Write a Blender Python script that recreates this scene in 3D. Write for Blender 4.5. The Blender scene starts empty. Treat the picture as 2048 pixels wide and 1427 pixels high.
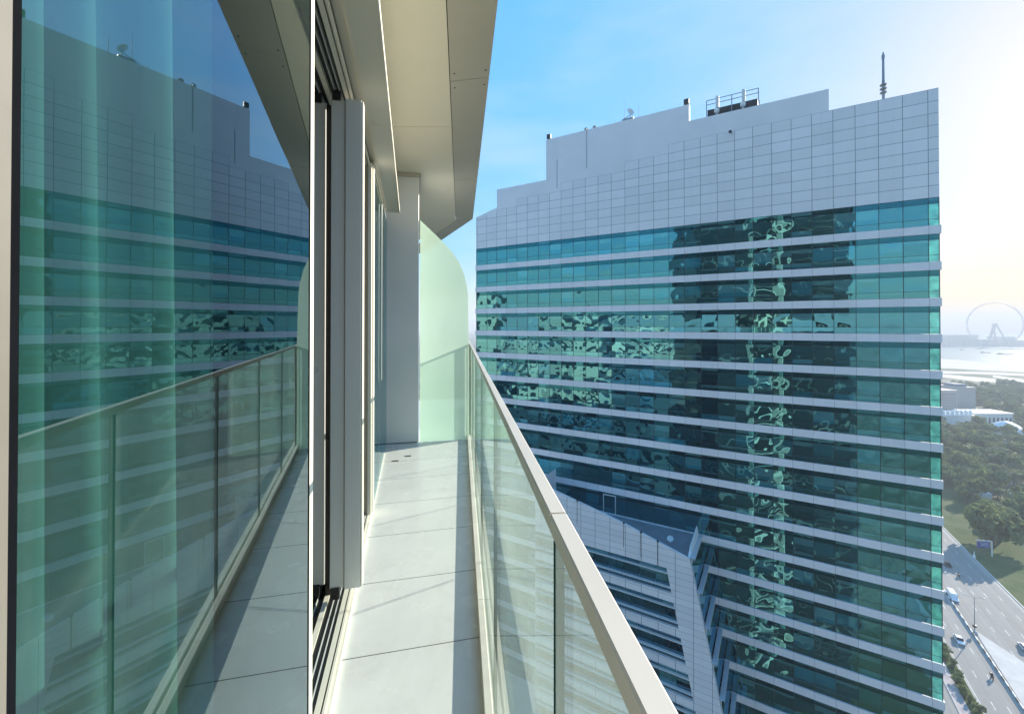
import bpy, math, random
from math import radians as R, sin, cos, pi, sqrt, floor
from mathutils import Vector, Matrix
random.seed(7)
S = bpy.context.scene
COL = S.collection
EYE = 100.0                       # eye height above the street

# ------------------------------------------------------------------ camera
cd = bpy.data.cameras.new('camera'); cam = bpy.data.objects.new('camera', cd); COL.objects.link(cam)
cd.sensor_width = 36.0; cd.lens = 860 / 2048 * 36.0
cd.clip_start = 0.02; cd.clip_end = 60000
PITCH = 0.45
cam.location = (0, 0, EYE); cam.rotation_euler = (R(90 + PITCH), 0, 0)
cd.shift_y = -((1427 / 2 - 649) + 860 * math.tan(R(PITCH))) / 2048
S.camera = cam

# ------------------------------------------------------------------ sky, sun, exposure
SUN_AZ, SUN_EL = 58.0, 20.0
w = bpy.data.worlds.new('World'); S.world = w; w.use_nodes = True
nt = w.node_tree; nt.nodes.clear()
sky = nt.nodes.new('ShaderNodeTexSky'); sky.sky_type = 'NISHITA'; sky.sun_disc = False
sky.sun_elevation = R(SUN_EL); sky.sun_rotation = R(SUN_AZ)
sky.air_density = 1.0; sky.dust_density = 0.7; sky.ozone_density = 2.5; sky.altitude = 100
bg = nt.nodes.new('ShaderNodeBackground'); bg.inputs['Strength'].default_value = 0.15
wo = nt.nodes.new('ShaderNodeOutputWorld')
hs = nt.nodes.new('ShaderNodeHueSaturation'); hs.inputs['Saturation'].default_value = 1.3; hs.inputs['Hue'].default_value = 0.491
nt.links.new(sky.outputs[0], hs.inputs['Color']); bw = nt.nodes.new('ShaderNodeRGBToBW'); gm = nt.nodes.new('ShaderNodeMath'); gm.operation = 'POWER'; gm.inputs[1].default_value = -0.78
mg = nt.nodes.new('ShaderNodeMath'); mg.operation = 'MULTIPLY'; mg.inputs[1].default_value = 0.61
ml = nt.nodes.new('ShaderNodeVectorMath'); ml.operation = 'SCALE'; 
nt.links.new(sky.outputs[0], bw.inputs[0]); nt.links.new(bw.outputs[0], gm.inputs[0]); nt.links.new(gm.outputs[0], mg.inputs[0]); nt.links.new(mg.outputs[0], ml.inputs['Scale']); nt.links.new(hs.outputs[0], ml.inputs[0]); tc = nt.nodes.new('ShaderNodeTexCoord'); mp = nt.nodes.new('ShaderNodeMapping'); mp.inputs['Scale'].default_value = (1.2, 1.2, 5.0); mp.inputs['Rotation'].default_value = (0.25, 0.1, 0.6)
cn = nt.nodes.new('ShaderNodeTexNoise'); cn.inputs['Scale'].default_value = 1.6; cn.inputs['Detail'].default_value = 7; cn.inputs['Roughness'].default_value = 0.55
cr = nt.nodes.new('ShaderNodeMapRange'); cr.inputs[1].default_value = 0.48; cr.inputs[2].default_value = 0.82; cr.inputs[4].default_value = 0.30
cm = nt.nodes.new('ShaderNodeMix'); cm.data_type = 'RGBA'; cm.inputs[7].default_value = (1.15, 1.12, 1.06, 1)
nt.links.new(tc.outputs['Generated'], mp.inputs[0]); nt.links.new(mp.outputs[0], cn.inputs[0]); nt.links.new(cn.outputs[0], cr.inputs[0]); nt.links.new(cr.outputs[0], cm.inputs[0])
nt.links.new(ml.outputs[0], cm.inputs[6]); nt.links.new(cm.outputs[2], bg.inputs[0]); nt.links.new(bg.outputs[0], wo.inputs[0])
sl = bpy.data.lights.new('sun', 'SUN'); sl.energy = 1.6; sl.angle = R(0.53); sl.color = (1.0, 0.91, 0.78)
so = bpy.data.objects.new('sun', sl); COL.objects.link(so)
sd = Vector((cos(R(SUN_EL)) * sin(R(SUN_AZ)), cos(R(SUN_EL)) * cos(R(SUN_AZ)), sin(R(SUN_EL))))
so.rotation_euler = sd.to_track_quat('Z', 'Y').to_euler(); so.location = sd * 300
S.view_settings.view_transform = 'Standard'; S.view_settings.look = 'None'
S.view_settings.gamma = 1.0; S.view_settings.exposure = 2.72
cy = S.cycles
cy.max_bounces = 10; cy.diffuse_bounces = 6; cy.glossy_bounces = 5; cy.transmission_bounces = 6
cy.transparent_max_bounces = 24; cy.volume_bounces = 0
cy.sample_clamp_indirect = 6.0; cy.caustics_reflective = False; cy.caustics_refractive = False
cy.use_denoising = True

# ------------------------------------------------------------------ node helpers
def mat(name):
    m = bpy.data.materials.new(name); m.use_nodes = True
    m.node_tree.nodes.clear()
    return m, N(m.node_tree)
class N:
    def __init__(s, t):
        s.t = t; s.out = t.nodes.new('ShaderNodeOutputMaterial')
    def n(s, kind, **kw):
        x = s.t.nodes.new('ShaderNode' + kind)
        ins = kw.pop('ins', {})
        for k, v in kw.items(): setattr(x, k, v)
        for k, v in ins.items():
            if hasattr(v, 'links') or isinstance(v, bpy.types.NodeSocket): s.t.links.new(v, x.inputs[k])
            else: x.inputs[k].default_value = v
        return x
    def math(s, op, a, b=0.0, c=0.0):
        return s.n('Math', operation=op, ins={0: a, 1: b, 2: c}).outputs[0]
    def mix(s, f, a, b):
        x = s.t.nodes.new('ShaderNodeMix'); x.data_type = 'RGBA'
        for i, v in ((0, f), (6, a), (7, b)):
            if isinstance(v, bpy.types.NodeSocket): s.t.links.new(v, x.inputs[i])
            else: x.inputs[i].default_value = v if i == 0 else (*v, 1)[:4]
        return x.outputs[2]
    def noise(s, scale, detail=4, vec=None, rough=0.55):
        x = s.n('TexNoise', ins={'Scale': scale, 'Detail': detail, 'Roughness': rough})
        if vec is not None: s.t.links.new(vec, x.inputs['Vector'])
        return x.outputs['Fac']
    def ramp(s, f, a, b):
        return s.n('MapRange', ins={0: f, 1: a, 2: b, 3: 0.0, 4: 1.0}).outputs[0]
    def pos(s): return s.n('NewGeometry').outputs['Position']
    def pbr(s, col, rough=0.5, metal=0.0, spec=0.5, bump=None, bs=0.1, bd=0.01, **kw):
        p = s.n('BsdfPrincipled')
        for k, v in (('Base Color', col), ('Roughness', rough), ('Metallic', metal), ('Specular IOR Level', spec)):
            if isinstance(v, bpy.types.NodeSocket): s.t.links.new(v, p.inputs[k])
            else: p.inputs[k].default_value = (*v, 1) if isinstance(v, tuple) else v
        for k, v in kw.items(): p.inputs[k.replace('_', ' ')].default_value = v
        if bump is not None:
            b = s.n('Bump', ins={'Height': bump, 'Strength': bs, 'Distance': bd})
            s.t.links.new(b.outputs[0], p.inputs['Normal'])
        return p.outputs[0]
    def done(s, sh): s.t.links.new(sh, s.out.inputs[0])
    def mixs(s, f, a, b):
        x = s.t.nodes.new('ShaderNodeMixShader')
        if isinstance(f, bpy.types.NodeSocket): s.t.links.new(f, x.inputs[0])
        else: x.inputs[0].default_value = f
        s.t.links.new(a, x.inputs[1]); s.t.links.new(b, x.inputs[2])
        return x.outputs[0]

def plain(name, col, rough=0.5, metal=0.0, var=0.12, scale=1.5, spec=0.5, fine=0.0):
    m, n = mat(name)
    p = n.pos()
    f = n.noise(scale, 5, p)
    c = n.mix(n.ramp(f, 0.3, 0.7), tuple(x * (1 - var) for x in col), tuple(min(1, x * (1 + var)) for x in col))
    r = n.math('ADD', n.math('MULTIPLY', n.math('SUBTRACT', n.noise(scale * 3, 3, p), 0.5), 0.25), rough)
    if fine: n.done(n.pbr(c, r, metal, spec, n.noise(fine, 4, p), 0.3, 0.004))
    else: n.done(n.pbr(c, r, metal, spec))
    return m

M = {}
M['frame'] = plain('anodised_aluminium', (0.70, 0.71, 0.69), 0.32, 0.12, 0.03, 0.7)
M['frame_dull'] = plain('dark_frame', (0.15, 0.145, 0.125), 0.45, 0, 0.08, 6)  # near window frame, one tone much darker than the other frames
M['frame_light'] = plain('cream_aluminium', (0.80, 0.76, 0.65), 0.4, 0.0, 0.05, 3)
M['black'] = plain('black_rubber', (0.012, 0.013, 0.015), 0.45, 0, 0.2, 8)
M['gasket'] = plain('matt_gasket', (0.004, 0.005, 0.007), 0.9, 0, 0.2, 8, 0.05)
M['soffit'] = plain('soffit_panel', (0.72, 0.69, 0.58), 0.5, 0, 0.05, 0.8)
M['soffit_edge'] = plain('shaded_edge_panel', (0.48, 0.46, 0.39), 0.45, 0, 0.05, 0.9)  # soffit tone darkened: the outer panels' shade is put into the colour
M['column'] = plain('column_cladding', (0.74, 0.75, 0.74), 0.42, 0, 0.05, 1.2)
M['rail'] = plain('powder_coated_rail', (0.64, 0.62, 0.56), 0.42, 0, 0.05, 4)
M['kerb'] = plain('base_channel', (0.72, 0.68, 0.60), 0.5, 0, 0.1, 5)
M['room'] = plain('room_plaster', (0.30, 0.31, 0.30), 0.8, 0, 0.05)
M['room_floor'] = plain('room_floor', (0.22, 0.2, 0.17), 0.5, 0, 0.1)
M['white'] = plain('white_paint', (0.75, 0.75, 0.73), 0.5, 0, 0.06)
M['grey'] = plain('grey_metal', (0.30, 0.31, 0.33), 0.45, 0.3, 0.1)
M['dark'] = plain('dark_metal', (0.03, 0.031, 0.035), 0.5, 0, 0.2)
M['slab'] = plain('pale_slab_edge', (0.62, 0.60, 0.54), 0.6, 0, 0.05, 0.3)
M['spandrel'] = plain('white_spandrel', (0.60, 0.60, 0.62), 0.42, 0, 0.04, 0.2)
M['deck'] = plain('roof_membrane', (0.24, 0.25, 0.27), 0.8, 0, 0.15, 0.5)
M['trunk'] = plain('bark', (0.10, 0.075, 0.05), 0.9)
M['kerbstone'] = plain('kerbstone', (0.46, 0.45, 0.42), 0.8, 0, 0.15, 0.5)
M['tyre'] = plain('tyre_rubber', (0.015, 0.015, 0.015), 0.8)
M['blue_sign'] = plain('blue_sign_face', (0.03, 0.06, 0.28), 0.5)
M['cloth_dark'] = plain('dark_clothing', (0.03, 0.03, 0.04), 0.9)

# floor tiles (uv = metres along / across the balcony)
m, n = mat('balcony_tile'); M['tile'] = m
uv = n.n('UVMap').outputs[0]
sep = n.n('SeparateXYZ', ins={0: uv})
fr = n.math('FRACT', n.math('DIVIDE', n.math('ADD', sep.outputs[0], 57.0 - 2.06 + 0.0028), 0.57))
line = n.math('LESS_THAN', fr, 0.0095)
tid = n.n('TexWhiteNoise', noise_dimensions='1D', ins={'W': n.math('FLOOR', n.math('DIVIDE', n.math('ADD', sep.outputs[0], 57.0 - 2.06), 0.57))}).outputs[0]
p = n.pos()
c = n.mix(n.ramp(n.noise(2.2, 6, p), 0.3, 0.75), (0.72, 0.715, 0.69), (0.80, 0.795, 0.77))
c = n.mix(n.math('MULTIPLY', tid, 0.10), c, (0.62, 0.62, 0.61))
c = n.mix(n.math('MULTIPLY', n.ramp(n.noise(7, 7, p, 0.75), 0.52, 0.8), 0.35), c, (0.45, 0.43, 0.38))
stv = n.n('VectorMath', operation='MULTIPLY', ins={0: p, 1: (14.0, 2.2, 1.0)}).outputs[0]
c = n.mix(n.math('MULTIPLY', n.ramp(n.noise(1.0, 6, stv, 0.7), 0.5, 0.85), 0.22), c, (0.52, 0.50, 0.45))
c = n.mix(line, c, (0.10, 0.10, 0.095))
n.done(n.pbr(c, n.math('ADD', n.math('MULTIPLY', n.noise(4, 4, p), 0.3), 0.10), 0, 0.45, n.math('MULTIPLY', line, -1.0), 0.5, 0.003))

def glass_mat(name, tint, refl_tint, base, fres=1.0, milk=0.0, milkcol=(0.75, 0.85, 0.8), wave=0.0):
    m, n = mat(name)
    tr = n.n('BsdfTransparent', ins={0: (*tint, 1)}).outputs[0]
    gl = n.n('BsdfGlossy', ins={0: (*refl_tint, 1), 'Roughness': 0.0})
    if wave:
        b = n.n('Bump', ins={'Height': n.noise(1.3, 2, n.pos()), 'Strength': 1.0, 'Distance': wave})
        n.t.links.new(b.outputs[0], gl.inputs['Normal'])
    ge = n.n('NewGeometry')
    cs = n.math('ABSOLUTE', n.n('VectorMath', operation='DOT_PRODUCT', ins={0: ge.outputs['Incoming'], 1: ge.outputs['Normal']}).outputs['Value'])
    fr = n.math('ADD', n.math('MULTIPLY', n.math('POWER', n.math('SUBTRACT', 1.0, cs), 5.0), 0.96), 0.04)
    if milk:
        di = n.n('BsdfDiffuse', ins={0: (*milkcol, 1)}).outputs[0]
        tl = n.n('BsdfTranslucent', ins={0: (*milkcol, 1)}).outputs[0]
        dirt = n.math('MULTIPLY', n.math('ADD', n.ramp(n.noise(3.0, 6, n.pos(), 0.65), 0.25, 0.85), 0.5), milk)
        tr = n.mixs(dirt, tr, n.mixs(0.6, di, tl))
    f = n.math('MINIMUM', n.math('ADD', n.math('MULTIPLY', fr, fres), base), 0.95)
    n.done(n.mixs(f, tr, gl.outputs[0]))
    return m
M['rail_glass'] = glass_mat('railing_glass', (0.93, 0.975, 0.955), (0.9, 1.0, 0.96), 0.0, 0.62, 0.085)
M['coated'] = glass_mat('coated_window_glass', (0.34, 0.53, 0.51), (0.80, 0.93, 1.0), 0.19, 0.62, 0.0, wave=0.0006)
M['clear'] = glass_mat('inner_glass_face', (0.75, 0.92, 0.88), (0.8, 0.9, 0.9), 0.0, 0.3)
M['clear_pale'] = glass_mat('clear_back_face', (0.93, 0.98, 0.95), (0.9, 0.95, 0.93), 0.0, 0.5)
M['glass_edge'] = plain('green_glass_edge', (0.02, 0.07, 0.06), 0.2)
M['car_glass'] = plain('car_glass', (0.01, 0.012, 0.015), 0.05)

# frosted screen
m, n = mat('frosted_glass'); M['frosted'] = m
p = n.pos()
cc = n.mix(n.ramp(n.noise(0.9, 3, p), 0.3, 0.7), (0.56, 0.72, 0.61), (0.62, 0.77, 0.66))
di = n.n('BsdfDiffuse', ins={0: cc}).outputs[0]; tl = n.n('BsdfTranslucent', ins={0: cc}).outputs[0]
tr = n.n('BsdfTransparent', ins={0: (0.70, 0.92, 0.80, 1)}).outputs[0]
gl = n.n('BsdfGlossy', ins={'Roughness': 0.02}).outputs[0]
body = n.mixs(0.12, n.mixs(0.62, di, tl), tr)
n.done(n.mixs(n.math('MULTIPLY', n.n('Fresnel', ins={'IOR': 1.5}).outputs[0], 0.8), body, gl))

# sheer curtain
m, n = mat('sheer_fabric'); M['sheer'] = m
cc = (0.60, 0.63, 0.61, 1)
di = n.n('BsdfDiffuse', ins={0: cc}).outputs[0]; tl = n.n('BsdfTranslucent', ins={0: cc}).outputs[0]
tr = n.n('BsdfTransparent', ins={0: (1, 1, 1, 1)}).outputs[0]
n.done(n.mixs(0.14, n.mixs(0.35, di, tl), tr))

# office tower cladding: uv in (modules, rows)
def grid_mat(name, col, wx, wy, gloss=0.38):
    m, n = mat(name)
    uv = n.n('UVMap').outputs[0]; sp = n.n('SeparateXYZ', ins={0: uv})
    fx = n.math('PINGPONG', sp.outputs[0], 0.5); fy = n.math('PINGPONG', sp.outputs[1], 0.5)
    ln = n.math('MAXIMUM', n.math('LESS_THAN', fx, wx), n.math('LESS_THAN', fy, wy))
    cid = n.n('CombineXYZ', ins={0: n.math('FLOOR', sp.outputs[0]), 1: n.math('FLOOR', sp.outputs[1])}).outputs[0]
    rnd = n.n('TexWhiteNoise', noise_dimensions='2D', ins={'Vector': cid}).outputs[0]
    c = n.mix(rnd, tuple(x * 0.93 for x in col), tuple(min(.92, x * 1.04) for x in col))
    c = n.mix(n.math('MULTIPLY', n.ramp(n.noise(0.12, 5, n.pos()), 0.35, 0.8), 0.25), c, tuple(x * 0.82 for x in col))
    sv = n.n('VectorMath', operation='MULTIPLY', ins={0: n.pos(), 1: (1.6, 1.6, 0.06)}).outputs[0]
    c = n.mix(n.math('MULTIPLY', n.ramp(n.noise(1.0, 5, sv, 0.7), 0.48, 0.85), 0.16), c, tuple(x * 0.6 for x in col))
    c = n.mix(ln, c, (0.16, 0.18, 0.21))
    n.done(n.pbr(c, n.math('ADD', n.math('MULTIPLY', rnd, 0.1), gloss), 0, 0.5))
    return m
M['clad'] = grid_mat('composite_cladding', (0.86, 0.84, 0.85), 0.0125, 0.017)
M['clad_plain'] = plain('upper_screen_wall', (0.83, 0.81, 0.82), 0.6, 0, 0.06, 0.15)
M['band'] = grid_mat('spandrel_panels', (0.88, 0.84, 0.85), 0.006, 0.0)

# office tower glass: 'UVMap' local 0..1 per pane, 'pane' = pane id
def pane_mat(name, dark, light, tint, refl, sag, lightp=0.35):
    m, n = mat(name)
    uv = n.n('UVMap', uv_map='UVMap').outputs[0]; pid = n.n('UVMap', uv_map='pane').outputs[0]
    wn = n.n('TexWhiteNoise', noise_dimensions='2D', ins={'Vector': pid})
    r1 = wn.outputs['Value']; rc = n.n('SeparateColor', ins={0: wn.outputs['Color']})
    sp = n.n('SeparateXYZ', ins={0: uv})
    c = n.mix(n.ramp(r1, 1 - lightp, 1.0), dark, light)
    drop = n.math('SUBTRACT', 1.05, n.math('MULTIPLY', rc.outputs[0], 0.75))          # roller blinds let down to different heights
    bl = n.math('MULTIPLY', n.math('GREATER_THAN', sp.outputs[1], drop), n.math('GREATER_THAN', rc.outputs[1], 0.55))
    c = n.mix(n.math('MULTIPLY', bl, 0.6), c, (0.20, 0.46, 0.46))
    desk = n.math('MULTIPLY', n.math('LESS_THAN', sp.outputs[1], n.math('MULTIPLY', rc.outputs[2], 0.3)), 0.6)
    c = n.mix(desk, c, (0.004, 0.012, 0.016))
    di = n.n('BsdfDiffuse', ins={0: c}).outputs[0]
    gl = n.n('BsdfGlossy', ins={0: (*tint, 1), 'Roughness': 0.0})
    f = n.math('MINIMUM', n.math('ADD', n.math('MULTIPLY', n.n('Fresnel', ins={'IOR': 1.5}).outputs[0], 0.8), refl), 0.95)
    n.done(n.mixs(f, di, gl.outputs[0]))
    return m
M['pane'] = pane_mat('tower_vision_glass', (0.004, 0.035, 0.045), (0.02, 0.30, 0.40), (0.17, 0.50, 0.53), 0.52, 0.0085)
M['pane_top'] = pane_mat('tower_spandrel_glass', (0.004, 0.03, 0.038), (0.006, 0.05, 0.06), (0.07, 0.33, 0.39), 0.38, 0.0022)
M['pane_calm'] = pane_mat('wing_glass', (0.003, 0.016, 0.03), (0.006, 0.06, 0.10), (0.28, 0.6, 0.72), 0.34, 0.002)
m, n = mat('backlit_corner_glass'); M['pane_corner'] = m
tl = n.n('BsdfTranslucent', ins={0: n.mix(n.ramp(n.noise(0.9, 3, n.pos()), 0.35, 0.7), (0.01, 0.10, 0.11), (0.06, 0.30, 0.29))}).outputs[0]; gl = n.n('BsdfGlossy', ins={0: (0.3, 0.6, 0.62, 1), 'Roughness': 0.02}).outputs[0]
n.done(n.mixs(0.35, tl, gl))
M['mullion'] = plain('dark_mullion', (0.015, 0.04, 0.05), 0.4)
M['far_band'] = plain('dark_floor_band', (0.13, 0.14, 0.14), 0.5)
M['far_glass'] = plain('dark_facade_glass', (0.012, 0.02, 0.024), 0.1, 0, 0.3, 0.2)

# ground materials
m, n = mat('park_ground'); M['ground'] = m
p = n.pos()
a = n.ramp(n.noise(0.016, 6, p, 0.6), 0.36, 0.56)
c = n.mix(a, (0.44, 0.38, 0.29), (0.07, 0.095, 0.04))
c = n.mix(n.ramp(n.noise(0.25, 5, p, 0.7), 0.4, 0.7), c, (0.10, 0.11, 0.05))
n.done(n.pbr(c, 0.95, 0, 0.1))
m, n = mat('verge_grass'); M['grass'] = m
p = n.pos()
c = n.mix(n.ramp(n.noise(0.09, 5, p, 0.65), 0.35, 0.7), (0.06, 0.11, 0.03), (0.17, 0.18, 0.08))
c = n.mix(n.ramp(n.noise(2.0, 5, p, 0.7), 0.4, 0.8), c, (0.03, 0.05, 0.02))
n.done(n.pbr(c, 0.95, 0, 0.1, n.noise(3, 4, p), 0.6, 0.2))
m, n = mat('asphalt'); M['asphalt'] = m
p = n.pos()
st = n.n('Mapping', ins={0: p, 2: (0, 0, R(-30)), 3: (1, 1, 1)}); st.vector_type = 'TEXTURE'
sc = n.n('VectorMath', operation='MULTIPLY', ins={0: st.outputs[0], 1: (0.9, 0.012, 1)}).outputs[0]
c = n.mix(n.ramp(n.noise(1.0, 5, sc, 0.6), 0.35, 0.7), (0.25, 0.235, 0.21), (0.32, 0.305, 0.28))
c = n.mix(n.math('MULTIPLY', n.ramp(n.noise(0.3, 6, p, 0.7), 0.5, 0.8), 0.3), c, (0.15, 0.147, 0.14))
n.done(n.pbr(c, 0.85, 0, 0.3))
M['marking'] = plain('road_paint', (0.62, 0.62, 0.58), 0.7, 0, 0.2, 1.0)
M['sand'] = plain('beach_sand', (0.52, 0.45, 0.35), 0.9, 0, 0.2, 0.02)
M['paving'] = plain('pale_paving', (0.50, 0.48, 0.45), 0.85, 0, 0.12, 0.3)
M['pathpink'] = plain('pink_paving', (0.42, 0.36, 0.34), 0.85, 0, 0.12, 0.5)
m, n = mat('sea_water'); M['sea'] = m
p = n.pos()
n.done(n.pbr((0.10, 0.19, 0.20), 0.35, 0, 0.12, n.noise(0.08, 5, p, 0.7), 0.7, 2.0))
def leaf_mat(name, a, b):
    m, n = mat(name)
    oi = n.n('ObjectInfo').outputs['Random']
    c = n.mix(n.ramp(n.noise(0.35, 4, n.pos(), 0.6), 0.3, 0.72), a, b)
    c = n.mix(n.math('MULTIPLY', oi, 0.45), c, (0.14, 0.14, 0.07))
    di = n.n('BsdfDiffuse', ins={0: c}).outputs[0]; tl = n.n('BsdfTranslucent', ins={0: c}).outputs[0]
    n.done(n.mixs(0.42, di, tl)); return m
M['leaf'] = leaf_mat('tree_leaves', (0.11, 0.17, 0.06), (0.23, 0.29, 0.13))
M['leaf2'] = leaf_mat('pale_tree_leaves', (0.17, 0.21, 0.10), (0.31, 0.34, 0.20))

# ------------------------------------------------------------------ mesh helpers
class MB:
    """collects faces in world (or local) coordinates, builds ONE mesh object"""
    def __init__(s): s.v = []; s.f = []; s.mi = []; s.uv = []; s.uv2 = []
    def face(s, pts, mi=0, uv=None, uv2=None):
        i = len(s.v); s.v += [Vector(p) for p in pts]; s.f.append(tuple(range(i, i + len(pts)))); s.mi.append(mi)
        s.uv.append(uv or [(0, 0)] * len(pts)); s.uv2.append(uv2 or (0, 0))
        return s
    def box(s, fr, a0, a1, b0, b1, c0, c1, mi=0):
        P = lambda a, b, c: fr(a, b, c)
        q = [P(a0,b0,c0),P(a1,b0,c0),P(a1,b1,c0),P(a0,b1,c0),P(a0,b0,c1),P(a1,b0,c1),P(a1,b1,c1),P(a0,b1,c1)]
        for f in ((0,3,2,1),(4,5,6,7),(0,1,5,4),(1,2,6,5),(2,3,7,6),(3,0,4,7)):
            s.face([q[k] for k in f], mi)
        return s
    def bbox(s, fr, a0, a1, b0, b1, c0, c1, e=0.004):
        """box with chamfered long vertical/horizontal edges in the (a,b) section"""
        sec = [(a0+e,b0),(a1-e,b0),(a1,b0+e),(a1,b1-e),(a1-e,b1),(a0+e,b1),(a0,b1-e),(a0,b0+e)]
        return s.prism(fr, sec, c0, c1)
    def prism(s, fr, poly, c0, c1, mi=0, mtop=None):
        n = len(poly)
        s.face([fr(a, b, c1) for a, b in poly], mi if mtop is None else mtop)
        s.face([fr(a, b, c0) for a, b in reversed(poly)], mi)
        for i in range(n):
            a, b = poly[i], poly[(i + 1) % n]
            s.face([fr(a[0],a[1],c0), fr(b[0],b[1],c0), fr(b[0],b[1],c1), fr(a[0],a[1],c1)], mi)
        return s
    def tube(s, p, q, r0, r1=None, n=8, mi=0):
        p, q = Vector(p), Vector(q); r1 = r0 if r1 is None else r1
        d = (q - p).normalized(); x = d.orthogonal().normalized(); y = d.cross(x)
        A = [p + (x * cos(2*pi*k/n) + y * sin(2*pi*k/n)) * r0 for k in range(n)]
        B = [q + (x * cos(2*pi*k/n) + y * sin(2*pi*k/n)) * r1 for k in range(n)]
        for k in range(n): s.face([A[k], A[(k+1)%n], B[(k+1)%n], B[k]], mi)
        s.face(A[::-1], mi); s.face(B, mi); return s
    def lathe(s, c, prof, n=16, mi=0, axis=Vector((0,0,1))):
        c = Vector(c); axis = axis.normalized(); x = axis.orthogonal().normalized(); y = axis.cross(x)
        ring = lambda r, h: [c + axis*h + (x*cos(2*pi*k/n) + y*sin(2*pi*k/n))*r for k in range(n)]
        rs = [ring(r, h) for r, h in prof]
        for a, b in zip(rs, rs[1:]):
            for k in range(n): s.face([a[k], a[(k+1)%n], b[(k+1)%n], b[k]], mi)
        return s
    def build(s, name, mats, parent=None, origin=None, smooth=False, two_uv=False, **tags):
        mats = mats if isinstance(mats, (list, tuple)) else [mats]
        org = Vector(origin) if origin is not None else (wloc(parent) if parent else Vector((0,0,0)))
        me = bpy.data.meshes.new(name)
        me.from_pydata([v - org for v in s.v], [], s.f)
        for k in mats: me.materials.append(M[k])
        me.polygons.foreach_set('material_index', s.mi)
        ul = me.uv_layers.new(name='UVMap')
        ul.data.foreach_set('uv', [c for u in s.uv for q in u for c in q])
        if two_uv:
            u2 = me.uv_layers.new(name='pane')
            u2.data.foreach_set('uv', [c for u, q in zip(s.f, s.uv2) for _ in u for c in q])
        if smooth: me.polygons.foreach_set('use_smooth', [True] * len(s.f))
        me.update()
        import bmesh
        bm = bmesh.new(); bm.from_mesh(me)
        bmesh.ops.remove_doubles(bm, verts=bm.verts, dist=0.0004)
        bm.to_mesh(me); bm.free()
        o = bpy.data.objects.new(name, me); COL.objects.link(o)
        if parent: o.parent = parent; o.location = org - wloc(parent)
        else: o.location = org
        tag(o, **tags)
        return o
def wloc(o):
    p = Vector(o.location)
    while o.parent: o = o.parent; p = p + o.location
    return p
def tag(o, label=None, cat=None, group=None, kind=None):
    if label: o['label'] = label
    if cat: o['category'] = cat
    if group: o['group'] = group
    if kind: o['kind'] = kind
    return o
def thing(name, label, cat, loc, group=None, rz=0):
    o = bpy.data.objects.new(name, None); COL.objects.link(o); o.empty_display_size = 0.2
    o.location = loc; o.rotation_euler.z = rz
    return tag(o, label, cat, group)
def copy_tree(o, parent=None):
    c = o.copy(); COL.objects.link(c)
    if parent: c.parent = parent
    for ch in o.children: copy_tree(ch, c)
    return c

# frames.  world: x right, y away, z up
def G(x, y, z): return Vector((x, y, z))
TW = math.atan(202 / 860)                                    # the glazed wall runs 13 degrees left of the view
def W(u, v, h): return Vector((-sin(TW)*u + cos(TW)*v, cos(TW)*u + sin(TW)*v, EYE + h))
RX, RS = 0.131, -0.1197                                      # railing line  x = RX + RS*y
RA = math.atan(-RS)
def RL(t, d, h): return Vector((RX + d*cos(RA) - t*sin(RA), t*cos(RA) + d*sin(RA), EYE + h))
TA = math.atan(1413 / 860)
T0 = Vector((47.03, 47.25))
def T(s, q, h): return Vector((T0.x - sin(TA)*s - cos(TA)*q, T0.y + cos(TA)*s - sin(TA)*q, EYE + h))
def px(x, y, Z=None, z=0.0):
    """ground point (or point at depth Z) seen at photo pixel x, y"""
    if Z is None: Z = 860 * (EYE - z) / (y - 649)
    return Vector(((x - 1024) / 860 * Z, Z, EYE - (y - 649) / 860 * Z))
FL = -1.5                                                    # balcony floor below the eye

# ================================================================== the building we stand in
apt = thing('apartment_building', 'pale apartment tower whose balcony, soffit and glazed doors fill the left half', 'apartment building', W(0, -0.3, FL))
# balcony floor
def sheet(mb, fr, poly, z, mi=0):
    mb.face([fr(a, b, z) for a, b in poly], mi, [(a, b) for a, b in poly])
def rail_v(u):                                               # railing line in the wall frame
    t = u; best = None
    y = (u + sin(TW)*RX) / (cos(TW) - sin(TW)*RS)
    for _ in range(6):
        x = RX + RS*y; y += (u - (-sin(TW)*x + cos(TW)*y)) / cos(TW)
    x = RX + RS*y
    return cos(TW)*x + sin(TW)*y
b = MB()
U = [-3 + 0.25*k for k in range(48)]
for u0, u1 in zip(U, U[1:]):
    va, vb = -0.306, -0.306
    b.face([W(u0, va, FL), W(u0, rail_v(u0)+0.03, FL), W(u1, rail_v(u1)+0.03, FL), W(u1, vb, FL)], 0,
           [(u0, va), (u0, rail_v(u0)), (u1, rail_v(u1)), (u1, vb)])
b.build('balcony_floor', 'tile', apt)
b = MB()
for u0, u1 in zip(U, U[1:]):
    b.face([W(u0,-0.306,FL-0.3), W(u1,-0.306,FL-0.3), W(u1,rail_v(u1)+0.06,FL-0.3), W(u0,rail_v(u0)+0.06,FL-0.3)])
    b.face([W(u0,rail_v(u0)+0.06,FL-0.3), W(u1,rail_v(u1)+0.06,FL-0.3), W(u1,rail_v(u1)+0.06,FL+0.006), W(u0,rail_v(u0)+0.06,FL+0.006)])
    b.face([W(u0,rail_v(u0)+0.06,FL+0.006), W(u1,rail_v(u1)+0.06,FL+0.006), W(u1,rail_v(u1)+0.032,FL+0.006), W(u0,rail_v(u0)+0.032,FL+0.006)])
b.build('floor_slab', 'slab', apt)

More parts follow.
